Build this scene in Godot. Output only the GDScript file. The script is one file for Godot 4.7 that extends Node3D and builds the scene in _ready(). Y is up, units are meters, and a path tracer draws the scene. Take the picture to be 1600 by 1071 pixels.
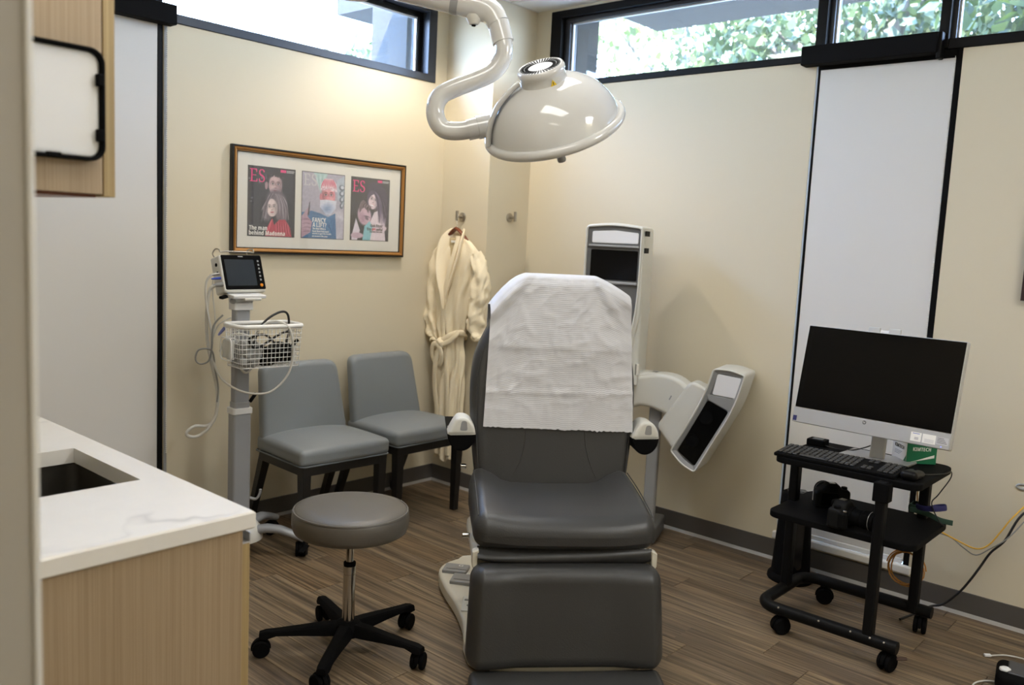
extends Node3D
# A small clinic treatment room: y up, metres. The left wall is z = ZL, the right wall is x = XR.
const ZL := -3.771
const XR := 3.937
const XA := 3.587
const ZC := -3.397
const XW := 0.38
const CEIL := 2.80
const IDN := Transform3D.IDENTITY

var rng := RandomNumberGenerator.new()
var M := {}
var seen := {}

# ---------------------------------------------------------------- mesh builder
class MB:
	var vs := PackedVector3Array()
	var ns := PackedVector3Array()
	var us := PackedVector2Array()
	var x := Transform3D.IDENTITY
	func add(p: Vector3, n: Vector3, uv := Vector2.ZERO) -> void:
		vs.append(x * p)
		ns.append((x.basis * n).normalized())
		us.append(uv)
	# a, b, c counter-clockwise seen from outside
	func tri(a: Vector3, b: Vector3, c: Vector3, ua := Vector2.ZERO, ub := Vector2.ZERO, uc := Vector2.ZERO) -> void:
		var n := (b - a).cross(c - a)
		if n.length_squared() < 1e-16: return
		n = n.normalized()
		add(a, n, ua); add(c, n, uc); add(b, n, ub)
	func quad(a: Vector3, b: Vector3, c: Vector3, d: Vector3) -> void:
		var u0 := Vector2(0, 1); var u1 := Vector2(1, 1); var u2 := Vector2(1, 0); var u3 := Vector2(0, 0)
		tri(a, b, c, u0, u1, u2); tri(a, c, d, u0, u2, u3)
	func ntri(a: Vector3, b: Vector3, c: Vector3, na: Vector3, nb: Vector3, nc: Vector3, ua := Vector2.ZERO, ub := Vector2.ZERO, uc := Vector2.ZERO) -> void:
		if (b - a).cross(c - a).length_squared() < 1e-18: return
		add(a, na, ua); add(c, nc, uc); add(b, nb, ub)
	func nquad(a: Vector3, b: Vector3, c: Vector3, d: Vector3, na: Vector3, nb: Vector3, nc: Vector3, nd: Vector3) -> void:
		ntri(a, b, c, na, nb, nc); ntri(a, c, d, na, nc, nd)
	# plain box from lo to hi
	func bx(lo: Vector3, hi: Vector3) -> MB:
		var p: Array[Vector3] = []
		for i in 8: p.append(Vector3(hi.x if i & 1 else lo.x, hi.y if i & 2 else lo.y, hi.z if i & 4 else lo.z))
		quad(p[4], p[5], p[7], p[6]); quad(p[1], p[0], p[2], p[3])
		quad(p[5], p[1], p[3], p[7]); quad(p[0], p[4], p[6], p[2])
		quad(p[6], p[7], p[3], p[2]); quad(p[0], p[1], p[5], p[4])
		return self
	# rounded box; f may bend each point, normals then come from the faces
	func rb(c: Vector3, s: Vector3, r: float, n := 2, f = null, sub := 1) -> MB:
		var h := s * 0.5
		r = min(r, min(h.x, min(h.y, h.z)))
		var ks: Array[Array] = []
		for ax in 3:
			var l: Array[float] = []
			var inn: float = h[ax] - r
			for i in n + 1: l.append(-h[ax] + r * (float(i) / n))
			for i in range(1, sub): l.append(-inn + 2.0 * inn * i / sub)
			for i in n + 1: l.append(inn + r * (float(i) / n))
			ks.append(l)
		var tris := PackedVector3Array()
		var tn := PackedVector3Array()
		for ax in 3:
			var u: int = (ax + 1) % 3
			var v: int = (ax + 2) % 3
			for sgn in [-1.0, 1.0]:
				for i in ks[u].size() - 1:
					for j in ks[v].size() - 1:
						var q: Array[Vector3] = []
						var qn: Array[Vector3] = []
						for k in [[0, 0], [1, 0], [1, 1], [0, 1]]:
							var p := Vector3.ZERO
							p[ax] = sgn * h[ax]; p[u] = ks[u][i + k[0]]; p[v] = ks[v][j + k[1]]
							var inr := Vector3(clamp(p.x, -h.x + r, h.x - r), clamp(p.y, -h.y + r, h.y - r), clamp(p.z, -h.z + r, h.z - r))
							var dd := (p - inr)
							var nn := dd.normalized() if dd.length() > 1e-9 else Vector3.ZERO
							if nn == Vector3.ZERO: nn[ax] = sgn
							q.append(inr + nn * r); qn.append(nn)
						var o := [0, 1, 2, 0, 2, 3] if sgn > 0 else [0, 2, 1, 0, 3, 2]
						for k in o:
							tris.append(q[k] + c); tn.append(qn[k])
		if f != null:
			for i in tris.size(): tris[i] = f.call(tris[i])
			smooth(tris)
		else:
			for i in range(0, tris.size(), 3): ntri(tris[i], tris[i + 1], tris[i + 2], tn[i], tn[i + 1], tn[i + 2])
		return self
	# triangles (counter-clockwise) with normals smoothed where points coincide, up to a crease angle
	func smooth(t: PackedVector3Array, crease := 180.0, uv := PackedVector2Array()) -> MB:
		var acc := {}
		var fn := PackedVector3Array()
		for i in range(0, t.size(), 3):
			var n := (t[i + 1] - t[i]).cross(t[i + 2] - t[i])
			fn.append(n)
			if crease >= 180.0:
				for k in 3:
					var key := Vector3i((t[i + k] * 20000.0).round())
					acc[key] = acc.get(key, Vector3.ZERO) + n
			else:
				for k in 3:
					var key := Vector3i((t[i + k] * 20000.0).round())
					if not acc.has(key): acc[key] = []
					acc[key].append(n)
		var cc := cos(deg_to_rad(crease))
		for i in range(0, t.size(), 3):
			if fn[i / 3].length_squared() < 1e-20: continue
			var nn: Array[Vector3] = []
			for k in 3:
				var key := Vector3i((t[i + k] * 20000.0).round())
				if crease >= 180.0: nn.append(acc[key].normalized())
				else:
					var s := Vector3.ZERO
					var me := fn[i / 3].normalized()
					for m in acc[key]:
						if me.dot(m.normalized()) > cc: s += m
					nn.append(s.normalized())
			if uv.size() == t.size(): ntri(t[i], t[i + 1], t[i + 2], nn[0], nn[1], nn[2], uv[i], uv[i + 1], uv[i + 2])
			else: ntri(t[i], t[i + 1], t[i + 2], nn[0], nn[1], nn[2])
		return self
	# tube along points, one radius or one per point
	func tube(pts: Array, r, sides := 10, closed := false, flat := 1.0, up := Vector3.UP) -> MB:
		var n := pts.size()
		var rings: Array = []
		var nrm: Array = []
		for i in n:
			var a: Vector3 = pts[(i - 1 + n) % n] if (closed or i > 0) else pts[i]
			var b: Vector3 = pts[(i + 1) % n] if (closed or i < n - 1) else pts[i]
			var t := (b - a).normalized()
			if i == 0 and abs(t.dot(up)) > 0.9: up = Vector3.RIGHT
			var s := t.cross(up).normalized()
			up = s.cross(t).normalized()
			var ring: Array[Vector3] = []
			var rn: Array[Vector3] = []
			var rad: float = r[i] if r is Array else r
			for k in sides:
				var ang := TAU * k / sides
				var o := s * cos(ang) + up * sin(ang) * flat
				ring.append(pts[i] + o * rad)
				rn.append((s * cos(ang) * flat + up * sin(ang)).normalized())
			rings.append(ring); nrm.append(rn)
		for i in (n if closed else n - 1):
			var j := (i + 1) % n
			for k in sides:
				var l := (k + 1) % sides
				nquad(rings[i][l], rings[i][k], rings[j][k], rings[j][l], nrm[i][l], nrm[i][k], nrm[j][k], nrm[j][l])
		if not closed:
			for k in range(1, sides - 1):
				tri(rings[0][0], rings[0][k], rings[0][k + 1])
				tri(rings[n - 1][0], rings[n - 1][k + 1], rings[n - 1][k])
		return self
	# profile of (radius, height) from the bottom up on the outside; axis y
	func lathe(pr: Array, sides := 32, crease := 40.0, c := Vector3.ZERO, a0 := 0.0, a1 := TAU) -> MB:
		var m := pr.size()
		var sn: Array[Vector2] = []
		for i in m - 1:
			var d: Vector2 = pr[i + 1] - pr[i]
			sn.append(Vector2(d.y, -d.x).normalized())
		for i in m - 1:
			var n0 := sn[i]
			var n1 := sn[i]
			if i > 0 and sn[i - 1].dot(sn[i]) > cos(deg_to_rad(crease)): n0 = (sn[i - 1] + sn[i]).normalized()
			if i < m - 2 and sn[i + 1].dot(sn[i]) > cos(deg_to_rad(crease)): n1 = (sn[i + 1] + sn[i]).normalized()
			for k in sides:
				var a := a0 + (a1 - a0) * k / sides
				var b := a0 + (a1 - a0) * (k + 1) / sides
				var da := Vector3(cos(a), 0, -sin(a))
				var db := Vector3(cos(b), 0, -sin(b))
				var y0 := Vector3(0, pr[i].y, 0) + c
				var y1 := Vector3(0, pr[i + 1].y, 0) + c
				nquad(y0 + da * pr[i].x, y0 + db * pr[i].x, y1 + db * pr[i + 1].x, y1 + da * pr[i + 1].x,
					da * n0.x + Vector3.UP * n0.y, db * n0.x + Vector3.UP * n0.y, db * n1.x + Vector3.UP * n1.y, da * n1.x + Vector3.UP * n1.y)
		return self
	func cap(f: PackedVector2Array) -> PackedInt32Array:
		var ix := Geometry2D.triangulate_polygon(f)
		if ix.is_empty():
			for k in range(1, f.size() - 1): ix.append_array([0, k, k + 1])
		return ix
	# polygon in x, y (counter-clockwise) with thickness from z0 back to z1, the front edge rounded by b
	func prism(poly: Array, z0: float, z1: float, b := 0.0, steps := 3, crease := 35.0, back := true) -> MB:
		var p := PackedVector2Array(poly)
		if Geometry2D.is_polygon_clockwise(p): p.reverse()
		var n := p.size()
		var mit: Array[Vector2] = []
		for i in n:
			var e0 := (p[i] - p[(i - 1 + n) % n]).normalized()
			var e1 := (p[(i + 1) % n] - p[i]).normalized()
			var n0 := Vector2(e0.y, -e0.x)
			var n1 := Vector2(e1.y, -e1.x)
			var mm := (n0 + n1).normalized()
			mit.append(mm / max(0.5, mm.dot(n0)))
		var rings: Array = []
		var lev: Array[Vector2] = []
		lev.append(Vector2(b if back else 0.0, z1))
		if b > 0.0 and back:
			for s in range(1, steps + 1):
				var a := PI * 0.5 * s / steps
				lev.append(Vector2(b * (1.0 - sin(a)), z1 + b * (1.0 - cos(a))))
		if b > 0.0:
			for s in range(0, steps + 1):
				var a := PI * 0.5 * s / steps
				lev.append(Vector2(b * (1.0 - cos(a)), z0 - b * (1.0 - sin(a))))
		else: lev.append(Vector2(0, z0))
		for l in lev:
			var r: Array[Vector3] = []
			for i in n: r.append(Vector3(p[i].x - mit[i].x * l.x, p[i].y - mit[i].y * l.x, l.y))
			rings.append(r)
		var t := PackedVector3Array()
		for i in rings.size() - 1:
			for k in n:
				var l := (k + 1) % n
				t.append_array([rings[i][k], rings[i][l], rings[i + 1][l], rings[i][k], rings[i + 1][l], rings[i + 1][k]])
		var flat := PackedVector2Array()
		for q in rings[-1]: flat.append(Vector2(q.x, q.y))
		var ix := cap(flat)
		for k in range(0, ix.size(), 3):
			var q: Array[Vector2] = [flat[ix[k]], flat[ix[k + 1]], flat[ix[k + 2]]]
			if (q[1] - q[0]).cross(q[2] - q[0]) < 0: q = [q[0], q[2], q[1]]
			for w in q: t.append(Vector3(w.x, w.y, z0))
		flat.clear()
		for q in rings[0]: flat.append(Vector2(q.x, q.y))
		ix = cap(flat)
		for k in range(0, ix.size(), 3):
			var q: Array[Vector2] = [flat[ix[k]], flat[ix[k + 1]], flat[ix[k + 2]]]
			if (q[1] - q[0]).cross(q[2] - q[0]) > 0: q = [q[0], q[2], q[1]]
			for w in q: t.append(Vector3(w.x, w.y, z1))
		smooth(t, crease)
		return self
	# grid of points g[i][j]; the front is the side where i runs right and j runs up
	func grid(g: Array, two := 0.0, crease := 180.0) -> MB:
		var t := PackedVector3Array()
		var uv := PackedVector2Array()
		var ni := g.size() - 1
		var nj: int = g[0].size() - 1
		for i in ni:
			for j in nj:
				for k in [[0, 0], [1, 0], [1, 1], [0, 0], [1, 1], [0, 1]]:
					t.append(g[i + k[0]][j + k[1]])
					uv.append(Vector2(float(i + k[0]) / ni, 1.0 - float(j + k[1]) / nj))
		smooth(t, crease, uv)
		if two > 0.0:      # a real back, so that the sheet has thickness
			var nn := {}
			for i in range(0, t.size(), 3):
				var fn := (t[i + 1] - t[i]).cross(t[i + 2] - t[i])
				for k in 3: nn[t[i + k]] = nn.get(t[i + k], Vector3.ZERO) + fn
			var b := PackedVector3Array()
			for i in range(0, t.size(), 3):
				for k in [0, 2, 1]: b.append(t[i + k] - nn[t[i + k]].normalized() * two)
			smooth(b)
		return self
	func mesh() -> ArrayMesh:
		var a := []
		a.resize(Mesh.ARRAY_MAX)
		a[Mesh.ARRAY_VERTEX] = vs; a[Mesh.ARRAY_NORMAL] = ns; a[Mesh.ARRAY_TEX_UV] = us
		var m := ArrayMesh.new()
		m.add_surface_from_arrays(Mesh.PRIMITIVE_TRIANGLES, a)
		return m

# ---------------------------------------------------------------- naming, tagging
func nm(base: String, parent: Node) -> String:
	var k := str(parent.get_instance_id()) + base
	var n: int = seen.get(k, 0)
	seen[k] = n + 1
	return base if n == 0 else "%s_%03d" % [base, n]

func obj(called: String, b, m: Material, parent: Node = self) -> MeshInstance3D:
	var o := MeshInstance3D.new()
	o.mesh = b.mesh() if b is MB else b
	o.material_override = m
	o.name = nm(called, parent)
	parent.add_child(o, true)
	return o

func tag(o: Node, label: String, category: String, group := "") -> Node:
	o.set_meta("label", label); o.set_meta("category", category)
	if group != "": o.set_meta("group", group)
	return o

func thing(called: String, label: String, category: String, at := Vector3.ZERO, yaw := 0.0, group := "") -> Node3D:
	var o := Node3D.new()
	o.name = nm(called, self)
	add_child(o, true)
	o.position = at
	o.rotation.y = deg_to_rad(yaw)
	tag(o, label, category, group)
	return o

func struct(called: String, b, m: Material) -> MeshInstance3D:
	var o := obj(called, b, m)
	o.set_meta("kind", "structure")
	return o

func copy(o: Node3D, at: Vector3, yaw: float, label: String) -> Node3D:
	var base := str(o.name)
	var c: Node3D = o.duplicate()
	c.name = nm(base, self)
	add_child(c, true)
	c.position = at; c.rotation.y = deg_to_rad(yaw)
	c.set_meta("label", label)
	return c

func lab(o: Node, label: String) -> Node:
	o.set_meta("label", label)
	return o

# ---------------------------------------------------------------- shapes
func V(a, b, c) -> Vector3: return Vector3(a, b, c)

func at(p: Vector3, rot := Vector3.ZERO) -> Transform3D:
	return Transform3D(Basis.from_euler(Vector3(deg_to_rad(rot.x), deg_to_rad(rot.y), deg_to_rad(rot.z))), p)

func mb(x := IDN) -> MB:
	var b := MB.new()
	b.x = x
	return b

func spline(p: Array, n := 6, closed := false) -> Array:
	var o: Array = []
	var c := p.size()
	for i in (c if closed else c - 1):
		var a = p[(i - 1 + c) % c] if (closed or i > 0) else p[0]
		var b = p[i]
		var d = p[(i + 1) % c]
		var e = p[(i + 2) % c] if (closed or i + 2 < c) else p[c - 1]
		for k in n:
			var t := float(k) / n
			o.append(0.5 * ((2.0 * b) + (d - a) * t + (2.0 * a - 5.0 * b + 4.0 * d - e) * t * t + (3.0 * b - a - 3.0 * d + e) * t * t * t))
	if not closed: o.append(p[c - 1])
	return o

func rrect(w: float, h: float, r: float, n := 4, c := Vector2.ZERO) -> Array:
	var o: Array = []
	for q in 4:
		var cc := c + Vector2((w * 0.5 - r) * [1, -1, -1, 1][q], (h * 0.5 - r) * [1, 1, -1, -1][q])
		for i in n + 1:
			var a := PI * 0.5 * (q + float(i) / n)
			o.append(cc + Vector2(cos(a), sin(a)) * r)
	return o

# corners of a polygon rounded by r
func rpoly(p: Array, r, n := 4) -> Array:
	var o: Array = []
	var c := p.size()
	for i in c:
		var a: Vector2 = p[(i - 1 + c) % c]
		var b: Vector2 = p[i]
		var d: Vector2 = p[(i + 1) % c]
		var rr: float = r[i] if r is Array else r
		var l: float = min(rr, min(a.distance_to(b), b.distance_to(d)) * 0.48)
		var s := b + (a - b).normalized() * l
		var e := b + (d - b).normalized() * l
		for k in n + 1:
			var t := float(k) / n
			o.append(s.lerp(b, t).lerp(b.lerp(e, t), t))
	return o

func cyl(r: float, y0: float, y1: float, b := 0.0) -> Array:
	return [Vector2(0, y0), Vector2(r - b, y0), Vector2(r, y0 + b), Vector2(r, y1 - b), Vector2(r - b, y1), Vector2(0, y1)]

func text(s: String, font: Font, w: float, h: float, m: Material, parent: Node, x: Transform3D, depth := 0.0006, called := "lettering") -> void:
	var t := TextMesh.new()
	t.text = s; t.font = font; t.font_size = 48; t.pixel_size = 0.001; t.depth = 0.01; t.curve_step = 2.0
	t.horizontal_alignment = HORIZONTAL_ALIGNMENT_LEFT
	t.vertical_alignment = VERTICAL_ALIGNMENT_BOTTOM
	var bb := t.get_aabb()
	var k := Vector3(w / max(bb.size.x, 1e-5), h / max(bb.size.y, 1e-5), depth / 0.01)
	var o := MeshInstance3D.new()
	o.mesh = t; o.material_override = m
	o.transform = x * Transform3D(Basis.IDENTITY.scaled(k), Vector3(-bb.position.x * k.x, -bb.position.y * k.y, -bb.position.z * k.z))
	o.name = nm(called, parent)
	parent.add_child(o, true)

# ---------------------------------------------------------------- materials
func mat(c: Color, rough := 0.6, metal := 0.0, o := {}) -> StandardMaterial3D:
	var m := StandardMaterial3D.new()
	m.albedo_color = c
	m.roughness = rough
	m.metallic = metal
	m.cull_mode = BaseMaterial3D.CULL_DISABLED
	for k in o: m.set(k, o[k])
	return m

func noise(freq: float, sd: int, oct := 4) -> FastNoiseLite:
	var f := FastNoiseLite.new()
	f.seed = sd; f.frequency = freq; f.fractal_octaves = oct
	f.noise_type = FastNoiseLite.TYPE_SIMPLEX_SMOOTH
	return f

# a seamless-enough texture from a function of pixel -> Color
func tex(w: int, h: int, f: Callable) -> ImageTexture:
	var im := Image.create(w, h, false, Image.FORMAT_RGB8)
	for y in h:
		for x in w: im.set_pixel(x, y, f.call(x, y))
	im.generate_mipmaps()
	return ImageTexture.create_from_image(im)

func tri(m: StandardMaterial3D, t: Texture2D, scale: Vector3, world := false) -> StandardMaterial3D:
	m.albedo_texture = t
	m.uv1_triplanar = true
	m.uv1_world_triplanar = world
	m.uv1_scale = scale
	m.uv1_triplanar_sharpness = 8.0
	return m

func c8(r, g, b) -> Color: return Color8(int(r), int(g), int(b))

func fine_normal(size: int, freq: float, bump: float, sd: int) -> ImageTexture:
	var n := noise(freq, sd, 3)
	var im := Image.create(size, size, false, Image.FORMAT_RGB8)
	for y in size:
		for x in size:
			var v := 0.0
			# blend four shifted copies for a repeat without a seam
			var fx := float(x) / size
			var fy := float(y) / size
			v = lerp(lerp(n.get_noise_2d(x, y), n.get_noise_2d(x - size, y), fx), lerp(n.get_noise_2d(x, y - size), n.get_noise_2d(x - size, y - size), fx), fy)
			v = v * 0.5 + 0.5
			im.set_pixel(x, y, Color(v, v, v))
	im.bump_map_to_normal_map(bump)
	im.generate_mipmaps()
	return ImageTexture.create_from_image(im)

# ================================================================ scene
func _ready() -> void:
	rng.seed = 7
	var cam := Camera3D.new()
	cam.name = "camera"
	cam.fov = 43.273
	cam.near = 0.05; cam.far = 200.0
	cam.transform = Transform3D(Basis(V(0.66508, 0.04876, 0.74518), V(0.05519, 0.99193, -0.11417), V(-0.74473, 0.11706, 0.65702)), V(0, 1.48, 0))
	var lens := CameraAttributesPhysical.new()      # an 18 mm kit lens on a small sensor, wide open: near things blur
	lens.frustum_focal_length = 30.25
	lens.frustum_focus_distance = 3.1
	lens.frustum_near = 0.05; lens.frustum_far = 200.0
	lens.exposure_aperture = 3.2
	cam.attributes = lens
	add_child(cam)
	cam.current = true
	var env := Environment.new()
	env.tonemap_mode = Environment.TONE_MAPPER_LINEAR
	env.tonemap_exposure = 1.09
	env.background_mode = Environment.BG_SKY
	env.ambient_light_source = Environment.AMBIENT_SOURCE_SKY
	env.sdfgi_enabled = true; env.ssao_enabled = true; env.ssil_enabled = true
	var sky := Sky.new()
	var sm := ProceduralSkyMaterial.new()
	sm.sky_top_color = Color(0.56, 0.74, 1.0); sm.sky_horizon_color = Color(0.84, 0.92, 1.0)
	sm.ground_horizon_color = Color(0.6, 0.62, 0.62); sm.ground_bottom_color = Color(0.4, 0.4, 0.38)
	sm.sun_angle_max = 1.0
	sm.energy_multiplier = 36.0
	sky.sky_material = sm
	env.sky = sky
	var we := WorldEnvironment.new()
	we.name = "environment"
	we.environment = env
	add_child(we)
	var sun := DirectionalLight3D.new()
	sun.name = "sun"
	sun.light_color = Color(1.0, 0.98, 0.94); sun.light_energy = 14.0; sun.shadow_enabled = true
	sun.light_angular_distance = 0.6
	sun.transform = Transform3D(Basis.looking_at(V(0.62, -0.70, -0.42)), V(0, 6, 0))
	add_child(sun)
	make_materials()
	build_room()
	build_windows()
	build_outside()
	build_lights()
	build_counter()
	build_left_wall_things()
	build_chairs()
	build_treatment_chair()
	build_stool()
	build_monitor_stand()
	build_imaging()
	build_lamp()
	build_cart()
	build_right_wall_things()

func make_materials() -> void:
	M.wall = mat(c8(212, 202, 178), 0.75)
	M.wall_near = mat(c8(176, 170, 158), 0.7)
	M.ceil = mat(c8(240, 240, 238), 0.9)
	M.grid = mat(c8(215, 215, 212), 0.5)
	M.base = mat(c8(84, 80, 76), 0.5)
	M.basewhite = mat(c8(158, 154, 148), 0.5)
	M.blackmetal = mat(c8(17, 17, 18), 0.5, 0.0, {"metallic_specular": 0.25})
	M.anod = mat(c8(50, 52, 58), 0.35, 0.3)
	M.blacktrim = mat(c8(16, 16, 17), 0.75, 0.0, {"metallic_specular": 0.2})
	M.blind = mat(c8(218, 216, 212), 0.85, 0.0, {"backlight_enabled": true, "backlight": Color(0.21, 0.21, 0.21)})
	M.bead = mat(c8(228, 226, 220), 0.4)
	M.white = mat(c8(226, 227, 228), 0.35)
	M.whitepaint = mat(c8(230, 228, 222), 0.4)
	M.glass = mat(Color(0.9, 0.95, 0.97, 0.06), 0.02, 0.0, {"transparency": BaseMaterial3D.TRANSPARENCY_ALPHA})
	M.concrete = mat(c8(34, 33, 33), 0.85)
	M.canopy = mat(c8(62, 58, 54), 0.85)
	M.chrome = mat(c8(200, 198, 194), 0.12, 1.0)
	M.nickel = mat(c8(176, 170, 160), 0.3, 1.0)
	M.alu = mat(c8(196, 197, 198), 0.4, 0.3)
	M.silver = mat(c8(188, 188, 188), 0.4, 0.35)
	M.blackplastic = mat(c8(18, 18, 19), 0.6, 0.0, {"metallic_specular": 0.12})
	M.blackmatte = mat(c8(18, 18, 18), 0.7, 0.0, {"metallic_specular": 0.3})
	M.rubber = mat(c8(14, 14, 14), 0.8, 0.0, {"metallic_specular": 0.2})
	M.screen = mat(c8(10, 10, 11), 0.14, 0.0, {"metallic_specular": 0.3})
	M.screengrey = mat(c8(52, 56, 60), 0.15)
	var vn := fine_normal(256, 0.09, 3.0, 11)
	M.vinyl = mat(c8(56, 56, 56), 0.40, 0.0, {"normal_enabled": true, "normal_texture": vn, "normal_scale": 0.25, "uv1_triplanar": true, "uv1_scale": V(6, 6, 6)})
	M.vinylstool = mat(c8(92, 88, 82), 0.42, 0.0, {"normal_enabled": true, "normal_texture": vn, "normal_scale": 0.2, "uv1_triplanar": true, "uv1_scale": V(6, 6, 6)})
	M.chairgrey = mat(c8(128, 133, 136), 0.5, 0.0, {"normal_enabled": true, "normal_texture": vn, "normal_scale": 0.25, "uv1_triplanar": true, "uv1_scale": V(7, 7, 7)})
	M.seam = mat(c8(58, 57, 56), 0.6)
	M.seamgrey = mat(c8(104, 110, 114), 0.6)
	M.blackwood = mat(c8(20, 19, 19), 0.4)
	M.devwhite = mat(c8(214, 213, 206), 0.35)
	M.devgrey = mat(c8(98, 99, 100), 0.4)
	M.devmid = mat(c8(150, 151, 152), 0.4)
	M.beige = mat(c8(212, 207, 192), 0.4)
	M.lampwhite = mat(c8(208, 208, 206), 0.08, 0.0, {"clearcoat_enabled": true, "clearcoat": 0.6, "clearcoat_roughness": 0.03})
	M.yellow = mat(c8(225, 190, 40), 0.5)
	M.polegrey = mat(c8(158, 161, 166), 0.4, 0.15)
	M.wire = mat(c8(236, 236, 234), 0.35)
	M.cable_white = mat(c8(205, 203, 196), 0.5)
	M.cable_grey = mat(c8(140, 140, 136), 0.5)
	M.cable_black = mat(c8(26, 26, 28), 0.5)
	M.cable_yellow = mat(c8(226, 178, 66), 0.5)
	M.cable_orange = mat(c8(190, 130, 48), 0.5)
	M.blue = mat(c8(60, 84, 190), 0.5)
	M.paleblue = mat(c8(120, 130, 190), 0.5)
	M.navy = mat(c8(36, 36, 92), 0.7)
	M.green = mat(c8(20, 110, 72), 0.5)
	M.darkgreen = mat(c8(50, 78, 66), 0.7)
	M.orange = mat(c8(240, 150, 30), 0.4)
	M.pink = mat(c8(232, 60, 130), 0.6)
	M.textwhite = mat(c8(240, 238, 232), 0.6)
	M.textblack = mat(c8(30, 30, 34), 0.6)
	M.textgrey = mat(c8(200, 198, 200), 0.6)
	M.red = mat(c8(215, 50, 70), 0.6)
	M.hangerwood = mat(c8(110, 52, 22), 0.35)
	var rn := fine_normal(256, 0.05, 4.0, 23)
	M.robe = mat(c8(238, 224, 194), 0.85, 0.0, {"normal_enabled": true, "normal_texture": rn, "normal_scale": 0.7, "uv1_triplanar": true, "uv1_scale": V(9, 9, 9), "rim_enabled": true, "rim": 0.25})
	M.robedark = mat(c8(205, 186, 146), 0.85)
	# oak laminate: straight fine grain along y
	var n1 := noise(1.0, 3, 2)
	var n2 := noise(1.0, 5, 3)
	var oak := tex(512, 512, func(x, y):
		var a := n1.get_noise_2d(x * 0.55, y * 0.004) * 0.5 + n2.get_noise_2d(x * 0.16, y * 0.0025) * 0.35 + n1.get_noise_2d(x * 1.3 + 90.0, y * 0.012) * 0.22
		return c8(196, 175, 143).lerp(c8(148, 124, 92), clamp(0.42 + a * 0.75, 0.0, 1.0)))
	M.oak = tri(mat(Color(0.95, 0.95, 0.97), 0.5), oak, V(3.6, 0.55, 3.6))
	M.oakpale = tri(mat(Color(1.0, 0.985, 0.95), 0.5), oak, V(3.1, 0.5, 3.1))
	M.oakedge = tri(mat(Color(0.96, 0.95, 0.85), 0.5), oak, V(2.1, 0.5, 2.1))
	# floor vinyl planks, grain along z
	var n3 := noise(1.0, 31, 4)
	var n4 := noise(1.0, 37, 3)
	M.planks = []
	for k in 2:
		var t := tex(384, 768, func(x, y):
			var w := n4.get_noise_2d(x * 0.012 + k * 40.0, y * 0.003) * 14.0
			var a := n3.get_noise_2d((x + w) * 0.045 + k * 70.0, y * 0.0022) * 0.95 + n4.get_noise_2d((x + w * 0.6) * 0.16, y * 0.005 + k * 20.0) * 0.42 + n3.get_noise_2d(x * 0.6, y * 0.02) * 0.14
			return c8(150, 130, 103).lerp(c8(78, 66, 53), clamp(0.5 + a * 0.85, 0.0, 1.0)))
		for j in 4:
			var s: float = [1.0, 0.96, 0.9, 0.98][j]
			var m := tri(mat(Color(s, s * [1.0, 0.985, 1.0, 0.97][j], s * [1.0, 0.97, 1.02, 0.93][j]), 0.42), t, V(3.4, 1.0, 0.62))
			m.uv1_offset = V(0.23 * j + 0.4 * k, 0, 0.31 * j)
			M.planks.append(m)
	# quartz top: white with faint grey veins
	var q1 := noise(0.004, 51, 4)
	var q2 := noise(0.02, 52, 3)
	var quartz := tex(768, 768, func(x, y):
		var wx := q1.get_noise_2d(x, y) * 60.0
		var v: float = abs(q1.get_noise_2d(x * 0.42 + wx * 0.4 + 300.0, y * 0.8 + wx))
		var l: float = pow(clamp(1.0 - v * 16.0, 0.0, 1.0), 1.6) * clamp(q2.get_noise_2d(x * 0.14, y * 0.14) * 2.4 - 0.1, 0.0, 1.0)
		return c8(236, 233, 227).lerp(c8(176, 174, 174), l * 0.6 + q2.get_noise_2d(x, y) * 0.02))
	M.quartz = tri(mat(Color.WHITE, 0.22), quartz, V(0.75, 0.75, 0.75), true)
	# exam paper: fine raised ribs across
	var pn := noise(0.03, 61, 3)
	var pim := Image.create(256, 512, false, Image.FORMAT_RGB8)
	for y in 512:
		for x in 256:
			var v := 0.5 + 0.3 * sin(TAU * y / 512.0 * 96.0 + pn.get_noise_2d(x * 0.4, y * 0.1) * 2.0) + pn.get_noise_2d(x, y * 2.0) * 0.35
			pim.set_pixel(x, y, Color(v, v, v))
	pim.bump_map_to_normal_map(3.0)
	pim.generate_mipmaps()
	M.paper = mat(c8(206, 206, 210), 0.85, 0.0, {"normal_enabled": true, "normal_texture": ImageTexture.create_from_image(pim), "normal_scale": 0.24})
	M.steel = mat(c8(120, 116, 108), 0.3, 0.9)
	M.serif = SystemFont.new(); M.serif.font_names = PackedStringArray(["Droid Serif"])
	M.sans = SystemFont.new(); M.sans.font_names = PackedStringArray(["Droid Sans"])
	M.bold = SystemFont.new(); M.bold.font_names = PackedStringArray(["Droid Sans"]); M.bold.font_weight = 700

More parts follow.
